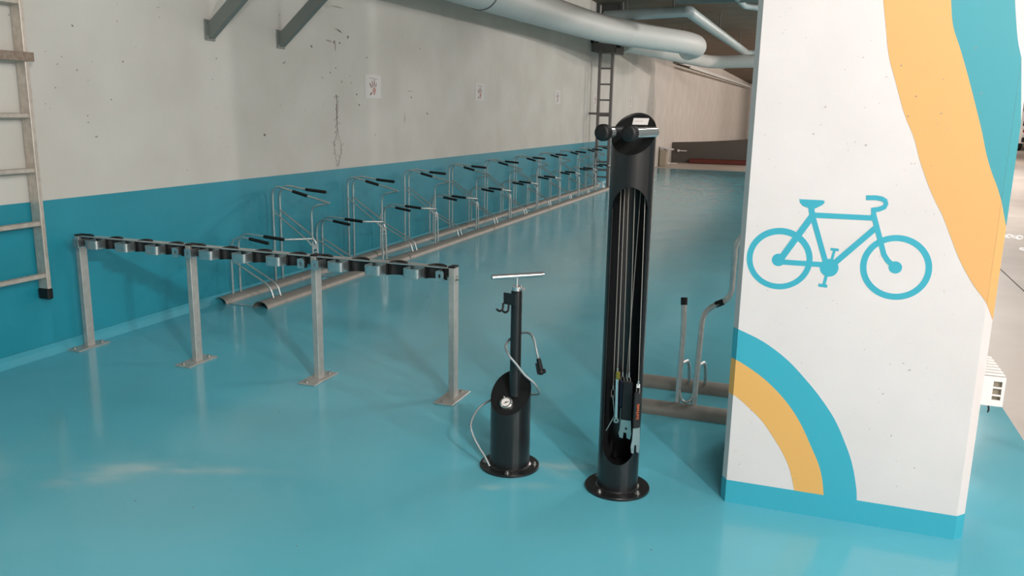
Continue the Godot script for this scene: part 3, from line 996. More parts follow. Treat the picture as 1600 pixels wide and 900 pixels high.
func repair_station() -> void:
	var t := thing("repair_station", "tall black tubular bicycle repair station with tool window and two hanger arms", "repair station", Vector3(-0.569, 0, -2.81))
	var o := t.position
	var slope := 0.93
	var ym := 1.287
	flange(t, 0.119, 0.0745, -0.5)
	part(t, "column", column(0.0745, ym, slope, 0.008, [0.17, 0.93, 0.118, 1.112, 0.075]), M.black_powder)
	part(t, "slanted_lid", slant_plate(0.073, ym - 0.004, slope), M.black_dull)
	var b := MB.new()
	b.lathe([Vector2(0.071, 0.09), Vector2(0, 0.09)], 40)
	part(t, "inner_floor", b, M.black_dull)
	for k in 2:
		b = MB.new()
		var tip := Vector3(-0.543 - 0.086 * k, 1.292, -2.615) - o
		var root := Vector3(-0.498 - 0.086 * k, 1.294, -2.80) - o
		if k == 1: root = Vector3(-0.566, 1.294, -2.81) - o
		b.tube([root, tip], 0.0175, 24)
		var arm := part(t, "hanger_arm", b, M.chrome, "chrome hanger arm with black end cap")
		var d := (tip - root).normalized()
		b = MB.new()
		b.lathe([Vector2(0.019, -0.018), Vector2(0.0255, -0.016), Vector2(0.027, -0.010), Vector2(0.027, 0.006), Vector2(0.0245, 0.012), Vector2(0.018, 0.0155), Vector2(0, 0.0165)], 28, xf(d, tip), true)
		part(arm, "end_cap", b, M.rubber)
		b = MB.new()
		b.tube([tip - d * 0.055, tip - d * (0.16 if k == 1 else 0.07)], 0.0185, 24)
		if k == 1:
			part(arm, "sleeve", b, M.black_dull)
	var n := Vector3(0, 1, slope).normalized()
	b = MB.new()
	b.box(Vector3(0.053, 0.032, 0.0008), Transform3D(Basis(Vector3.RIGHT, n.cross(Vector3.RIGHT), n), Vector3(0.012, ym - 0.004 + slope * 0.047, -0.047) + n * 0.0008))
	var st := part(t, "sticker", b, M.paper, "small white sticker")
	b = MB.new()
	b.box(Vector3(0.03, 0.004, 0.0004), Transform3D(Basis(Vector3.RIGHT, n.cross(Vector3.RIGHT), n), Vector3(0.006, ym - 0.004 + slope * 0.047, -0.047) + n * 0.0014))
	part(st, "faint_print", b, M.print_grey)
	tools()

func hung(called: String, label: String, category: String, top: Array, low: Array) -> Node3D:   # a tool and its wire, the origin at the wire's lower end
	var t := thing(called, label, category, Vector3(low[0], low[1], low[2]), "tools hanging in the repair station")
	var b := MB.new()
	var a := Vector3(top[0], 1.2, top[1]) - t.position
	b.tube([Vector3(0, 0.03, 0), a * 0.4 + Vector3(0, 0.01, 0), a], 0.0016, 6)
	# the loop at the end
	b.tube([Vector3(0, 0.03, 0), Vector3(-0.006, 0.015, 0), Vector3(-0.005, -0.008, 0)], 0.0012, 6)
	b.tube([Vector3(0, 0.03, 0), Vector3(0.006, 0.015, 0), Vector3(0.005, -0.008, 0)], 0.0012, 6)
	part(t, "wire", b, M.cable)
	b = MB.new()
	b.tube([Vector3(0, 0.022, 0), Vector3(0, 0.038, 0)], 0.0035, 10)
	part(t, "ferrule", b, M.steel)
	return t

func spanner_plate(w: float, h: float) -> PackedVector2Array:
	return v2([-w * 0.36, 0, w * 0.40, 0, w * 0.46, -h * 0.45, w * 0.5, -h * 0.7, w * 0.42, -h, w * 0.14, -h * 0.93, w * 0.10, -h * 0.68, -w * 0.12, -h * 0.66, -w * 0.16, -h * 0.98, -w * 0.42, -h * 0.95, -w * 0.52, -h * 0.72, -w * 0.40, -h * 0.45])

func tools() -> void:
	var b: MB
	# cone spanner in the middle
	var t := hung("cone_spanner", "flat steel cone spanner with black handle hanging in the middle of the tool window", "spanner", [-0.556, -2.80], [-0.540, 0.415, -2.785])
	b = MB.new()
	b.bx(Vector3(-0.003, -0.068, 0), Vector3(0.036, 0.146, 0.008), 0.003)
	part(t, "handle", b, M.black_dull)
	b = MB.new()
	b.extrude(spanner_plate(0.046, 0.074), -0.0015, 0.0015, Transform3D(Basis(), Vector3(-0.004, -0.138, 0)))
	part(t, "jaw", b, M.steel)
	b = MB.new()
	b.lathe([Vector2(0.0045, -0.0019), Vector2(0.0045, 0.0019), Vector2(0, 0.0019)], 12, xf(Vector3.BACK, Vector3(-0.001, -0.172, 0)))
	part(t, "hole", b, M.black_dull)
	# second cone spanner, with orange lettering
	t = hung("cone_spanner", "steel cone spanner with orange lettering on its black handle, at the window's right edge", "spanner", [-0.518, -2.79], [-0.499, 0.400, -2.752])
	var turn := Transform3D(Basis(Vector3.UP, 0.75), Vector3.ZERO)
	b = MB.new()
	b.box(Vector3(0.028, 0.135, 0.007), turn * Transform3D(Basis(), Vector3(0, -0.070, 0)), 0.0025)
	var hd := part(t, "handle", b, M.black_dull)
	var tm := TextMesh.new()
	tm.text = "IceToolz"
	var sf := SystemFont.new()
	sf.font_names = PackedStringArray(["Droid Sans"])
	sf.font_weight = 700
	tm.font = sf
	tm.font_size = 32
	tm.pixel_size = 0.00046
	tm.depth = 0.0004
	var tx := MeshInstance3D.new()
	tx.name = "lettering"
	tx.mesh = tm
	tx.material_override = M.label_orange
	tx.transform = turn * Transform3D(Basis(Vector3(0, 0, 1), PI / 2), Vector3(0.001, -0.075, 0.0039))
	hd.add_child(tx, true)
	b = MB.new()
	b.extrude(spanner_plate(0.036, 0.10), -0.0015, 0.0015, turn * Transform3D(Basis(), Vector3(0, -0.134, 0)))
	part(t, "jaw", b, M.steel)
	b = MB.new()
	b.bx(Vector3(0, 0.02, 0), Vector3(0.012, 0.014, 0.005), 0.001)
	part(t, "white_clip", b, M.white_plastic)
	# slim combination spanner
	t = hung("combination_spanner", "slim silver spanner with a round end, below a brassy clip, at the window's left", "spanner", [-0.590, -2.80], [-0.580, 0.430, -2.775])
	b = MB.new()
	b.bar(Vector3(0, 0.0, 0), Vector3(0.003, -0.150, 0), 0.010, 0.004, Vector3.RIGHT, 0.001)
	part(t, "shaft", b, M.chrome)
	b = MB.new()
	b.lathe([Vector2(0.004, -0.004), Vector2(0.0095, -0.004), Vector2(0.0095, 0.004), Vector2(0.004, 0.004), Vector2(0.004, -0.004)], 18, xf(Vector3.BACK, Vector3(0.004, -0.157, 0)))
	part(t, "ring_end", b, M.steel)
	b = MB.new()
	b.bx(Vector3(0.002, 0.012, 0), Vector3(0.016, 0.03, 0.010), 0.003)
	part(t, "brass_clip", b, M.brass)
	# screwdriver
	t = hung("screwdriver", "screwdriver with dark blue grip and silver tip between the spanners", "screwdriver", [-0.577, -2.80], [-0.566, 0.410, -2.80])
	b = MB.new()
	b.lathe([Vector2(0, 0.005), Vector2(0.007, 0.004), Vector2(0.009, -0.01), Vector2(0.0075, -0.04), Vector2(0.009, -0.085), Vector2(0.006, -0.095), Vector2(0, -0.095)], 16, Transform3D(), true)
	part(t, "grip", b, M.blue_grip)
	b = MB.new()
	b.tube([Vector3(0, -0.09, 0), Vector3(0, -0.205, 0)], 0.0028, 10)
	part(t, "blade", b, M.steel)
	# hex key
	t = hung("hex_key", "bent steel hex key slanting down at the window's left edge", "hex key", [-0.603, -2.80], [-0.596, 0.360, -2.79])
	b = MB.new()
	b.tube(fillet([Vector3(0, 0.0, 0), Vector3(0.010, -0.075, 0), Vector3(-0.018, -0.135, 0.006)], 0.008, 4), 0.0028, 6)
	part(t, "key_rod", b, M.steel)
	# tyre lever
	t = hung("tyre_lever", "black curved tyre lever hanging at the back of the tool window", "tyre lever", [-0.535, -2.82], [-0.553, 0.400, -2.81])
	b = MB.new()
	b.tube(spline([Vector3(0, 0, 0), Vector3(0.012, -0.06, -0.004), Vector3(0.020, -0.12, 0.0), Vector3(0.016, -0.17, 0.006)]), 0.0055, 10)
	part(t, "lever_body", b, M.rubber)

func small_rack() -> void:
	var t := thing("bike_rack", "small galvanised floor bicycle rack half hidden behind the painted pillar", "bicycle rack", Vector3(0.2, 0, -3.86))
	var o := t.position
	var turn := Transform3D(Basis(Vector3.UP, PI / 2), Vector3.ZERO)
	for s in [["front_rail", -3.672, 0.115], ["back_rail", -4.045, 0.115]]:
		var g := MB.new()
		var p := PackedVector2Array()
		for i in 13:
			var a := PI * i / 12.0
			p.append(Vector2(cos(a) * s[2] * 0.5, sin(a) * 0.05))
		for i in 13:
			var a := PI - PI * i / 12.0
			p.append(Vector2(cos(a) * (s[2] * 0.5 - 0.004), sin(a) * 0.046))
		g.extrude(p, -0.92, 0.28, Transform3D(Basis(Vector3.FORWARD, Vector3.UP, Vector3.RIGHT), Vector3(0, 0, s[1] - o.z)), true)
		part(t, s[0], g, M.rail_steel)
	for k in 3:
		var dx := 0.42 * k
		var L := Vector3(dx, 0, 0) - o
		var b := MB.new()
		b.tube(fillet([Vector3(-0.484, 0.03, -3.69), Vector3(-0.486, 0.38, -3.77), Vector3(-0.496, 0.505, -3.80)].map(func(q): return q + L), 0.08), 0.0125, 14)
		var h := part(t, "hoop", b, M.galvanised)
		b = MB.new()
		b.tube([Vector3(-0.4945, 0.488, -3.796) + L, Vector3(-0.497, 0.522, -3.804) + L], 0.0155, 14)
		part(h, "rubber_cap", b, M.rubber)
		b = MB.new()
		b.tube(fillet([Vector3(-0.408, 0.03, -3.69), Vector3(-0.405, 0.475, -3.79), Vector3(-0.285, 0.535, -3.80), Vector3(-0.283, 0.80, -3.80), Vector3(-0.22, 0.86, -3.80)].map(func(q): return q + L), [0.13, 0.05, 0.05]), 0.0125, 14)
		h = part(t, "hoop", b, M.galvanised)
		b = MB.new()
		b.tube([Vector3(-0.352, 0.502, -3.797) + L, Vector3(-0.318, 0.519, -3.799) + L], 0.0150, 14)
		part(h, "rubber_sleeve", b, M.rubber)
		for x in [-0.486, -0.407]:
			b = MB.new()
			b.tube(fillet([Vector3(x, 0.22, -3.735), Vector3(x + 0.008, 0.17, -3.99), Vector3(x + 0.012, 0.03, -4.03)].map(func(q): return q + L), 0.08), 0.008, 10)
			part(t, "curved_stay", b, M.galvanised)
		b = MB.new()
		b.tube(fillet([Vector3(-0.478, 0.10, -3.70), Vector3(-0.465, 0.055, -3.69), Vector3(-0.425, 0.055, -3.69), Vector3(-0.412, 0.10, -3.70)].map(func(q): return q + L), 0.02), 0.006, 8)
		part(t, "cross_bow", b, M.galvanised)

func ladder() -> void:
	var t := thing("ladder", "worn aluminium ladder hung upright on the wall at the left edge", "ladder", Vector3(-3.82, 0.32, -3.05))
	var o := t.position
	for z in [-3.246, -2.86]:
		var b := MB.new()
		b.bx(Vector3(-3.812, 1.52, z) - o, Vector3(0.066, 2.30, 0.024), 0.003)
		var s := part(t, "stile", b, M.aluminium)
		b = MB.new()
		b.bx(Vector3(-3.812, 0.352, z) - o, Vector3(0.074, 0.060, 0.034), 0.006)
		part(s, "rubber_foot", b, M.rubber)
	for k in 8:
		var b := MB.new()
		b.bx(Vector3(-3.805, 0.452 + 0.279 * k, -3.053) - o, Vector3(0.032, 0.026, 0.385), 0.004)
		part(t, "rung", b, M.aluminium)
	t = thing("wall_hook", "rusty flat steel bar that clamps the aluminium ladder to the wall", "wall hook", Vector3(-3.86, 1.58, -3.0))
	o = t.position
	var b := MB.new()
	b.bx(Vector3(-3.772, 1.581, -3.02) - o, Vector3(0.008, 0.045, 0.52), 0.001)
	part(t, "flat_bar", b, M.rusty)
	b = MB.new()
	b.bx(Vector3(-3.813, 1.581, -2.80) - o, Vector3(0.09, 0.03, 0.012), 0.001)
	part(t, "arm", b, M.rusty)

func brackets() -> void:
	for q in [[-4.733, 1.85, "grey steel angle strut at the top of the wall, the one nearer the ladder"], [-5.530, 1.858, "grey steel angle strut at the top of the wall, the one farther from the ladder"]]:
		var t := thing("wall_bracket", q[2], "bracket", Vector3(LX, q[1], q[0]), "steel struts on the wall")
		var b := MB.new()
		b.bx(Vector3(0.004, 0, 0), Vector3(0.008, 0.135, 0.10), 0.001)
		part(t, "wall_plate", b, M.grey_steel)
		b = MB.new()
		# channel: web and two flanges
		var a := Vector3(0.0, -0.02, 0.02)
		var c := Vector3(0.48, 0.392, 0.02)
		b.bar(a, c, 0.006, 0.085, Vector3.BACK)
		var d := (c - a).normalized()
		var u := Vector3.BACK.cross(d).normalized()
		b.bar(a + u * 0.04 - Vector3(0, 0, 0.022), c + u * 0.04 - Vector3(0, 0, 0.022), 0.044, 0.006, Vector3.BACK)
		b.bar(a - u * 0.04 - Vector3(0, 0, 0.022), c - u * 0.04 - Vector3(0, 0, 0.022), 0.044, 0.006, Vector3.BACK)
		part(t, "strut", b, M.grey_steel)
		b = MB.new()
		b.bx(Vector3(0.30, 0.435, 0.0), Vector3(0.60, 0.07, 0.05), 0.002)
		part(t, "arm", b, M.grey_steel)
		bolt(t, Vector3(0.008, -0.045, 0.025), 0.008, M.steel, Vector3.RIGHT)

func ring_band(b: MB, p: Vector3, d: Vector3, r: float, w: float) -> void:
	b.lathe([Vector2(r - 0.01, -w), Vector2(r, -w), Vector2(r, w), Vector2(r - 0.01, w)], 40, xf(d, p))

func pipes() -> void:
	# big insulated duct along the wall that steps out round the access ladder
	var t := thing("duct_pipe", "thick pale grey insulated duct running along the wall below the ceiling", "duct", Vector3(-3.3, 2.6, -9.0))
	var o := t.position
	var p := [Vector3(-3.37, 2.52, 7.99), Vector3(-3.37, 2.555, -5.0), Vector3(-3.36, 2.588, -8.55), Vector3(-3.33, 2.63, -11.3), Vector3(-3.17, 2.625, -12.9), Vector3(-2.75, 2.62, -14.1), Vector3(-2.30, 2.62, -15.3), Vector3(-2.16, 2.62, -16.3), Vector3(-2.5, 2.64, -17.4)].map(func(q): return q - o)
	var b := MB.new()
	b.tube(fillet(p, [0.5, 0.5, 0.5, 0.5, 0.5, 0.4, 0.6, 0.5].slice(0, p.size() - 2), 8), 0.20, 40)
	var dp := part(t, "duct_run", b, M.duct)
	for z in [[-3.361, 2.58, -8.35, 0.0], [-3.352, 2.602, -9.7, 0.0], [-3.33, 2.630, -11.35, 0.06], [-2.98, 2.622, -13.45, 0.34]]:
		b = MB.new()
		ring_band(b, Vector3(z[0], z[1], z[2]) - o, Vector3(z[3], -0.012, -1.0), 0.203, 0.012)
		part(t, "joint_ring", b, M.duct_seam if z[2] > -9 else M.duct)
	# narrower pipe that goes on beyond it
	t = thing("duct_pipe", "narrower white pipe that goes on from the duct's end across the ceiling", "pipe", Vector3(-2.5, 2.6, -20.0))
	o = t.position
	b = MB.new()
	b.tube(fillet([Vector3(-3.69, 2.72, -16.8), Vector3(-2.46, 2.61, -20.9), Vector3(-1.2, 2.62, -20.6), Vector3(2.0, 2.66, -20.0)].map(func(q): return q - o), 0.4, 8), 0.15, 32)
	part(t, "pipe_run", b, M.duct)
	b = MB.new()
	ring_band(b, Vector3(-2.15, 2.603, -20.83) - o, Vector3(1, 0, 0.2), 0.153, 0.012)
	part(t, "joint_ring", b, M.duct)
	for q in [[-2.9, -19.1], [0.5, -20.26]]:
		b = MB.new()
		b.tube([Vector3(q[0], 2.7, q[1]) - o, Vector3(q[0], CEIL + 0.01, q[1]) - o], 0.012, 8)
		part(t, "hanger_rod", b, M.dark_steel)
	# thin pipe, with its bends
	t = thing("ceiling_pipe", "thin bluish grey pipe that bends under the ceiling above the duct", "pipe", Vector3(-2.0, 2.9, -15.0))
	o = t.position
	b = MB.new()
	b.tube(fillet([Vector3(-3.38, 2.925, -13.9), Vector3(-1.95, 2.91, -13.35), Vector3(-1.73, 2.9, -22.3), Vector3(0.5, 2.9, -22.4)].map(func(q): return q - o), 0.12, 6), 0.085, 24)
	part(t, "pipe_run", b, M.ceiling_pipe)
	for q in [[-3.0, -13.745], [-2.2, -13.44], [-1.87, -17.0], [-1.78, -20.5]]:
		b = MB.new()
		b.tube([Vector3(q[0], 2.98, q[1]) - o, Vector3(q[0], CEIL + 0.01, q[1]) - o], 0.012, 8)
		part(t, "hanger_rod", b, M.dark_steel)
	t = thing("ceiling_pipe", "grey pipe crossing just under the ceiling at the top edge by the pillar", "pipe", Vector3(-1.4, 2.95, -12.4))
	o = t.position
	b = MB.new()
	b.tube([Vector3(-2.0, 2.96, -12.4), Vector3(2.5, 2.95, -12.5)].map(func(q): return q - o), 0.06, 20)
	part(t, "pipe_run", b, M.grey_steel)
	b = MB.new()
	b.tube(fillet([Vector3(-1.22, 2.965, -11.0), Vector3(-1.10, 2.93, -13.1), Vector3(-0.6, 2.9, -13.5)].map(func(q): return q - o), 0.1), 0.04, 16)
	part(t, "branch_pipe", b, M.ceiling_pipe)
	for x in [-1.6, 0.5]:
		b = MB.new()
		b.tube([Vector3(x, 3.0, -12.41) - o, Vector3(x, CEIL + 0.01, -12.41) - o], 0.01, 8)
		part(t, "hanger_rod", b, M.dark_steel)
	# cable tray along the wall, far back
	t = thing("cable_tray", "long pale cable tray fixed along the far end of the wall below the ceiling", "cable tray", Vector3(-3.7, 2.9, -36.0))
	o = t.position
	for s in [[-3.66, 0.0], [-3.45, -0.10]]:
		b = MB.new()
		b.bar(Vector3(s[0], 2.80 + s[1], -24.5) - o, Vector3(s[0], 3.06 + s[1], -50.0) - o, 0.03, 0.06, Vector3.RIGHT)
		part(t, "tray_side", b, M.duct)
	for k in 24:
		var z := -24.8 - k * 1.05
		var y := 2.80 - 0.26 * (z + 24.5) / 25.5
		b = MB.new()
		b.bar(Vector3(-3.852, y - 0.01, z) - o, Vector3(-3.45, y - 0.11, z) - o, 0.06, 0.03, Vector3.BACK)
		part(t, "tray_rung", b, M.dark_steel)
	b = MB.new()
	b.bx(Vector3(-3.7, 2.86, -24.3) - o, Vector3(0.26, 0.16, 0.30), 0.01)
	part(t, "end_box", b, M.ladder_grey)

func far_things() -> void:
	# fixed access ladder that stands out from the wall
	var t := thing("access_ladder", "grey steel access ladder rising behind the racks to the duct", "ladder", Vector3(-3.55, 0, -14.9))
	var o := t.position
	for x in [-3.69, -3.462]:
		var b := MB.new()
		b.bx(Vector3(x, 1.276, -14.9) - o, Vector3(0.05, 2.448, 0.06), 0.004)
		part(t, "stile", b, M.ladder_grey)
	for k in 9:
		var b := MB.new()
		b.tube([Vector3(-3.69, 0.22 + 0.275 * k, -14.9) - o, Vector3(-3.462, 0.22 + 0.275 * k, -14.9) - o], 0.015, 10)
		part(t, "rung", b, M.ladder_grey)
	for y in [0.35, 1.355]:
		var b := MB.new()
		b.bx(Vector3(-3.655, y, -14.9) - o, Vector3(0.40, 0.04, 0.03))
		part(t, "wall_arm", b, M.ladder_grey)
	var b := MB.new()
	b.extrude(v2([-3.855, 2.44, -3.40, 2.41, -3.40, 2.56, -3.855, 2.60]), -0.6, 0.0, Transform3D(Basis(), Vector3(0, 0, -14.9)).translated(-o))
	part(t, "landing_plate", b, M.ladder_grey)
	b = MB.new()
	for s in [[-3.88 + 0.03, 2.61], [-3.36, 2.52]]:
		b.bx(Vector3(s[0], s[1], -14.88) - o, Vector3(0.07, 0.05, 0.08), 0.004)
	part(t, "rubber_stop", b, M.rubber)
	for s in [[-3.83, 0.05], [-3.40, 0.05]]:
		b = MB.new()
		b.bx(Vector3(s[0], 2.95, -15.2) - o, Vector3(0.05, 0.72, 0.06), 0.004)
		part(t, "upper_rail", b, M.dark_steel)
	b = MB.new()
	b.bx(Vector3(-3.62, 3.0, -15.4) - o, Vector3(0.40, 0.62, 0.03), 0.004)
	part(t, "hatch_panel", b, M.dark_steel)
	# small beige cabinet at the far end
	t = thing("cabinet", "small beige cabinet with a slanted pale top by the far ramp wall", "cabinet", Vector3(-3.74, 0, -22.6))
	b = MB.new()
	b.bx(Vector3(0, 0.22, 0), Vector3(0.18, 0.44, 0.25), 0.01)
	part(t, "body", b, M.cabinet_beige)
	b = MB.new()
	b.box(Vector3(0.34, 0.03, 0.3), Transform3D(Basis(Vector3(0, 0, 1), -0.18), Vector3(0.08, 0.48, 0)), 0.006)
	b.bx(Vector3(-0.02, 0.455, 0), Vector3(0.10, 0.06, 0.2), 0.006)
	part(t, "lid", b, M.paper)
	for s in [[-3.55, 0.34], [-3.62, 0.035]]:
		t = thing("steel_tube", "short pale tube lying on the floor beside the beige cabinet" if s[1] < 0.1 else "short pale tube fixed to the dark ramp wall beside the beige cabinet", "tube", Vector3(s[0], s[1], -23.4 if s[1] < 0.1 else -24.64))
		b = MB.new()
		b.tube([Vector3(-0.10, 0, 0), Vector3(0.14, 0.0, 0.0)], 0.016, 12)
		part(t, "tube_body", b, M.paper)
		b = MB.new()
		b.tube([Vector3(-0.13, 0, 0), Vector3(-0.07, 0, 0)], 0.035, 12)
		part(t, "tube_collar", b, M.white_plastic)

func posters() -> void:
	var lab := ["white handprint sheet on the grey wall, nearest the crack", "white handprint sheet on the grey wall, second counted from the crack", "white handprint sheet on the grey wall, third counted from the crack",
		"white handprint sheet just left of the grey access ladder", "white handprint sheet first beyond the grey access ladder", "white handprint sheet farthest along the wall beyond the access ladder"]
	var at := [[1.560, -6.945], [1.583, -9.58], [1.597, -12.88], [1.60, -15.32], [1.628, -18.5], [1.63, -21.2]]
	# sheet in its own frame: local x to the viewer's right (-z), y up
	var fr := Transform3D(Basis(Vector3(0, 0, -1), Vector3.UP, Vector3.RIGHT), Vector3.ZERO)
	var t := thing("poster", lab[0], "poster", Vector3(LX, at[0][0], at[0][1]), "handprint sheets along the wall")
	var b := MB.new()
	b.box(Vector3(0.297, 0.21, 0.003), fr * Transform3D(Basis(), Vector3(0, 0, 0.0018)))
	part(t, "sheet", b, M.paper)
	b = MB.new()
	b.flat(ell(0.02, -0.035, 0.030, 0.026, 0.0), fr * Transform3D(Basis(), Vector3(0, 0, 0.0037)))
	b.flat(ell(0.016, -0.068, 0.018, 0.008, 0.0), fr * Transform3D(Basis(), Vector3(0, 0, 0.0038)))
	part(t, "printed_palm", b, M.hand_red)
	b = MB.new()
	for f in [[-0.045, 0.008, 0.033, 0.010, -0.75], [-0.012, 0.022, 0.034, 0.009, -1.35], [0.022, 0.028, 0.038, 0.0095, 1.55], [0.055, 0.014, 0.026, 0.008, 1.3], [-0.04, -0.066, 0.026, 0.010, 0.55]]:
		b.flat(ell(f[0], f[1], f[2], f[3], f[4]), fr * Transform3D(Basis(), Vector3(0, 0, 0.0037)))
	part(t, "printed_fingers", b, M.hand_dark)
	b = MB.new()
	b.flat(v2([-0.07, 0.068, 0.08, 0.060, 0.08, 0.072, -0.07, 0.080]), fr * Transform3D(Basis(), Vector3(0, 0, 0.0037)))
	part(t, "printed_heading", b, M.print_grey)
	for i in range(1, 6):
		copy_of(t, Vector3(LX, at[i][0], at[i][1]), lab[i])

func ell(cx: float, cy: float, rx: float, ry: float, a: float) -> PackedVector2Array:
	var o := PackedVector2Array()
	for i in 16:
		o.append(Vector2(cx, cy) + Vector2(cos(TAU * i / 16) * rx, sin(TAU * i / 16) * ry).rotated(a))
	return o

func right_side() -> void:
	# vented box on the pillar's right side
	var t := thing("convector_heater", "white vented box with slatted top fixed to the pillar's right side", "heater", Vector3(0.58, 0.39, -3.23))
	var o := t.position
	var b := MB.new()
	b.bx(Vector3(0.636, 0.395, -3.23) - o, Vector3(0.112, 0.006, 0.27), 0.001)
	b.bx(Vector3(0.690, 0.445, -3.23) - o, Vector3(0.004, 0.10, 0.27), 0.001)
	b.bx(Vector3(0.636, 0.44, -3.364) - o, Vector3(0.112, 0.10, 0.004), 0.001)
	b.bx(Vector3(0.618, 0.445, -3.097) - o, Vector3(0.076, 0.105, 0.005), 0.001)
	b.bx(Vector3(0.687, 0.445, -3.097) - o, Vector3(0.010, 0.105, 0.005), 0.001)
	b.bx(Vector3(0.669, 0.404, -3.097) - o, Vector3(0.030, 0.022, 0.005), 0.001)
	b.bx(Vector3(0.669, 0.489, -3.097) - o, Vector3(0.030, 0.017, 0.005), 0.001)
	var sh := part(t, "shell", b, M.white_plastic)
	for y in [0.431, 0.458]:
		b = MB.new()
		b.bx(Vector3(0.669, y, -3.098) - o, Vector3(0.030, 0.006, 0.006), 0.001)
		part(sh, "front_slat", b, M.white_plastic)
	b = MB.new()
	b.bx(Vector3(0.640, 0.445, -3.113) - o, Vector3(0.094, 0.09, 0.008))
	part(sh, "inner_plate", b, M.cabinet_beige)
	for k in 7:
		b = MB.new()
		b.bx(Vector3(0.636, 0.499, -3.115 - 0.038 * k) - o, Vector3(0.110, 0.007, 0.016), 0.002)
		part(t, "top_slat", b, M.white_plastic)
	b = MB.new()
	b.tube(spline([Vector3(0.652, 0.396, -3.12), Vector3(0.655, 0.385, -3.12), Vector3(0.657, 0.372, -3.118), Vector3(0.655, 0.360, -3.118)].map(func(q): return q - o)), [0.006, 0.006, 0.005, 0.004, 0.003, 0.003, 0.003, 0.003, 0.003, 0.003, 0.003, 0.003, 0.003, 0.003, 0.003, 0.003, 0.002, 0.002, 0.002], 8)
	part(t, "cable_end", b, M.rubber)
	# white plastic chain from the pillar
	t = thing("barrier_chain", "white plastic barrier chain hanging from the pillar across the parking lane", "chain", Vector3(0.58, 0.965, -3.3))
	for k in 58:
		var u := k / 57.0
		var c := Vector3(0.006 + u * 0.90, -0.004 - 0.36 * (u - u * u) * 1.0 + 0.0 * u, 0)
		if u < 0.15: c.y = -0.004 - 0.055 * u
		b = MB.new()
		var pts := []
		var fr := Basis(Vector3.RIGHT, PI / 2 * (k % 2) + 0.4)
		for j in 13:
			var a := TAU * j / 12
			pts.append(c + fr * Vector3(cos(a) * 0.0098, sin(a) * 0.0066, 0))
		b.tube(pts, 0.0026, 6, false)
		part(t, "link", b, M.white_plastic)
	t = thing("barrier_post", "white barrier post holding the far end of the plastic chain", "post", Vector3(1.53, 0, -3.3))
	b = MB.new()
	b.lathe([Vector2(0, 0), Vector2(0.16, 0), Vector2(0.15, 0.03), Vector2(0.03, 0.05), Vector2(0.025, 0.06), Vector2(0.025, 0.98), Vector2(0.0, 1.0)], 24)
	part(t, "post_body", b, M.white_plastic)
	car()

func car() -> void:
	var t := thing("car", "white parked car seen past the pillar's right edge", "car", Vector3(10.1, 0, -47.2))
	var b := MB.new()
	# side profile (z forward = +z towards the viewer, y up), extruded across the width
	var prof := v2([-2.2, 0.35, 2.15, 0.35, 2.25, 0.5, 2.25, 0.85, 2.15, 1.0, 1.95, 1.08, 1.75, 1.75, 1.5, 1.86, -0.4, 1.88, -0.9, 1.75, -1.35, 1.15, -2.1, 1.0, -2.25, 0.8, -2.25, 0.5])
	var side := Transform3D(Basis(Vector3(0, 0, 1), Vector3.UP, Vector3(-1, 0, 0)), Vector3.ZERO)
	b.extrude(prof, -0.9, 0.9, side)
	var body := part(t, "body", b, M.car_white)
	b = MB.new()
	b.quad(Vector3(-0.74, 1.15, 1.945), Vector3(0.74, 1.15, 1.945), Vector3(0.66, 1.70, 1.785), Vector3(-0.66, 1.70, 1.785), Vector3(0, 0.3, 1).normalized())
	b.quad(Vector3(-0.86, 1.16, 1.96), Vector3(0.86, 1.16, 1.96), Vector3(0.80, 1.72, 1.79), Vector3(-0.80, 1.72, 1.79), Vector3(0, 0.3, 1).normalized())
	part(t, "rear_window", b, M.car_glass)
	for s in [-1.0, 1.0]:
		b = MB.new()
		b.quad(Vector3(s * 0.905, 1.12, 1.6), Vector3(s * 0.905, 1.12, -1.1), Vector3(s * 0.905, 1.68, -0.75), Vector3(s * 0.905, 1.68, 1.5), Vector3(s, 0, 0))
		part(t, "side_window", b, M.car_glass)
		b = MB.new()
		b.bx(Vector3(s * 0.78, 0.92, 2.24), Vector3(0.2, 0.14, 0.06), 0.01)
		part(t, "tail_lamp", b, M.tail_red)
		for z in [-1.4, 1.4]:
			b = MB.new()
			b.lathe([Vector2(0, -0.11), Vector2(0.30, -0.11), Vector2(0.34, -0.08), Vector2(0.34, 0.08), Vector2(0.30, 0.11), Vector2(0, 0.11)], 28, xf(Vector3.RIGHT, Vector3(s * 0.82, 0.34, z)))
			var w := part(t, "wheel", b, M.rubber)
			b = MB.new()
			b.lathe([Vector2(0.2, 0.112), Vector2(0.06, 0.105), Vector2(0, 0.115)], 20, xf(Vector3(s, 0, 0), Vector3(s * 0.82, 0.34, z)))
			part(w, "hubcap", b, M.steel)
	b = MB.new()
	b.bx(Vector3(0, 0.52, 2.27), Vector3(1.8, 0.22, 0.10), 0.03)
	part(t, "bumper", b, M.black_dull)
	b = MB.new()
	b.bx(Vector3(-0.62, 0.80, 2.258), Vector3(0.5, 0.14, 0.02), 0.004)
	var pl := part(t, "number_plate", b, M.white_plastic)
	var tm := TextMesh.new()
	tm.text = "3"
	var sf := SystemFont.new()
	sf.font_names = PackedStringArray(["Droid Sans"])
	tm.font = sf
	tm.font_size = 32
	tm.pixel_size = 0.004
	tm.depth = 0.004
	var tx := MeshInstance3D.new()
	tx.name = "plate_digit"
	tx.mesh = tm
	tx.material_override = M.black_dull
	tx.position = Vector3(-0.78, 0.80, 2.271)
	pl.add_child(tx, true)

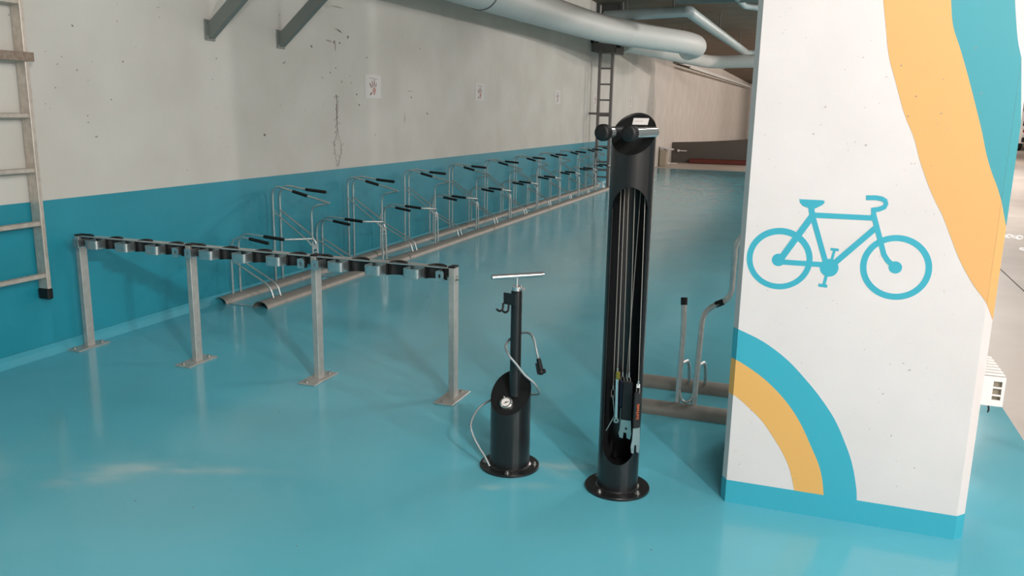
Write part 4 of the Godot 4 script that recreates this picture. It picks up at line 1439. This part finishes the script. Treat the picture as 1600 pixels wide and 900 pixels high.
# ---------------------------------------------------------------- chips, cracks and specks
func blot(b: MB, rng: RandomNumberGenerator, c: Vector2, rx: float, ry: float, turn: float, fr: Transform3D) -> void:
	var p := PackedVector2Array()
	for i in 7:
		var a := TAU * i / 7
		var k := rng.randf_range(0.55, 1.1)
		p.append(c + Vector2(cos(a) * rx * k, sin(a) * ry * k).rotated(turn))
	b.flat(p, fr)

func wear() -> void:
	var rng := RandomNumberGenerator.new()
	rng.seed = 77
	var wall := Transform3D(Basis(Vector3(0, 0, -1), Vector3.UP, Vector3.RIGHT), Vector3(LX + 0.0008, 0, 0))
	var host: Node = get_node("wall_left")
	var b := MB.new()
	var dark := MB.new()
	var spots := v2([6.38, 2.00, 6.29, 1.90, 5.95, 1.84, 5.57, 1.69, 6.38, 1.90, 6.31, 1.69, 6.22, 1.65, 6.10, 1.60, 6.40, 1.58, 6.56, 1.58, 6.65, 1.48, 6.69, 1.39, 6.97, 1.12, 7.73, 1.48, 8.10, 1.32, 7.58, 1.27, 5.29, 1.15, 7.94, 1.97, 6.84, 1.81, 6.34, 2.19, 6.52, 1.96, 3.43, 1.62, 3.53, 1.60, 3.50, 1.56, 4.07, 1.69, 3.85, 1.38, 3.96, 1.60, 3.67, 1.25, 4.79, 1.67, 4.74, 1.53, 3.40, 1.35, 4.27, 1.94, 3.62, 1.77, 3.72, 1.17])
	for i in spots.size():
		var far := spots[i].x > 5.0
		blot(dark if i % 3 != 0 else b, rng, spots[i], rng.randf_range(0.006, 0.016) * (1.6 if far else 0.8), rng.randf_range(0.004, 0.011) * (1.2 if far else 0.7), rng.randf_range(-1, 1), wall)
	blot(b, rng, Vector2(6.38, 2.0), 0.085, 0.009, -0.25, wall)
	blot(b, rng, Vector2(6.31, 1.87), 0.012, 0.05, 0.1, wall)
	blot(b, rng, Vector2(6.22, 1.905), 0.06, 0.008, -0.1, wall)
	blot(b, rng, Vector2(6.36, 2.19), 0.14, 0.005, 0.0, wall)
	blot(b, rng, Vector2(7.70, 1.54), 0.10, 0.004, 0.0, wall)
	blot(b, rng, Vector2(7.58, 1.27), 0.008, 0.06, 0.0, wall)
	for i in 70:
		blot(b, rng, Vector2(rng.randf_range(3.2, 12.0), rng.randf_range(0.9, 2.3)), rng.randf_range(0.003, 0.009), rng.randf_range(0.003, 0.007), rng.randf() * 3.0, wall)
	# the crack: two wandering strands with crumbs
	for s in 2:
		var q := Vector2(6.30, 1.47)
		while q.y > 0.87:
			var spread := 0.055 * clampf((1.28 - q.y) / 0.2, 0.0, 1.0) * (1.0 if s == 0 else -1.0)
			var to := Vector2(6.31 + spread * sin((1.47 - q.y) * 11.0) + rng.randf_range(-0.015, 0.015), q.y - rng.randf_range(0.012, 0.03))
			var d := (to - q)
			blot(b if rng.randf() < 0.6 else dark, rng, (q + to) * 0.5, d.length() * 0.75, rng.randf_range(0.003, 0.008), d.angle(), wall)
			if rng.randf() < 0.35:
				blot(b, rng, q + Vector2(rng.randf_range(-0.04, 0.04), 0), 0.012, 0.006, rng.randf() * 3.0, wall)
			q = to
	stuff(host, "paint_chips", b, M.chip_grey)
	stuff(host, "paint_chips", dark, M.chip_dark)
	# pits of the pillar's face
	b = MB.new()
	var face := Transform3D(Basis(), Vector3(0, 0, PZ + 0.0026))
	for i in 130:
		var c := Vector2(rng.randf_range(PW0 + 0.02, PW1 - 0.02), rng.randf_range(0.12, 1.75))
		blot(b, rng, c, rng.randf_range(0.0008, 0.0026), rng.randf_range(0.0007, 0.0016), rng.randf() * 3.0, face)
	for c in v2([0.03, 1.385, 0.002, 1.30, 0.16, 1.27, 0.235, 1.51, 0.285, 1.42, 0.27, 1.36, 0.36, 1.37, 0.43, 1.56, 0.46, 1.43, 0.33, 0.33, 0.41, 0.23, 0.29, 0.47, 0.36, 0.56, 0.34, 0.58]):
		blot(b, rng, c, 0.0035, 0.0022, 0.3, face)
	stuff(get_node("pillar"), "surface_pits", b, M.chip_grey)
	# specks on the painted floor
	b = MB.new()
	var fl := Transform3D(Basis(Vector3.RIGHT, Vector3.FORWARD, Vector3.UP), Vector3(0, 0.0008, 0))
	for i in 60:
		blot(b, rng, Vector2(rng.randf_range(-3.7, 0.9), rng.randf_range(1.8, 7.0)), rng.randf_range(0.002, 0.006), rng.randf_range(0.002, 0.004), rng.randf() * 3.0, fl)
	stuff(get_node("floor"), "floor_specks", b, M.joint_dark)
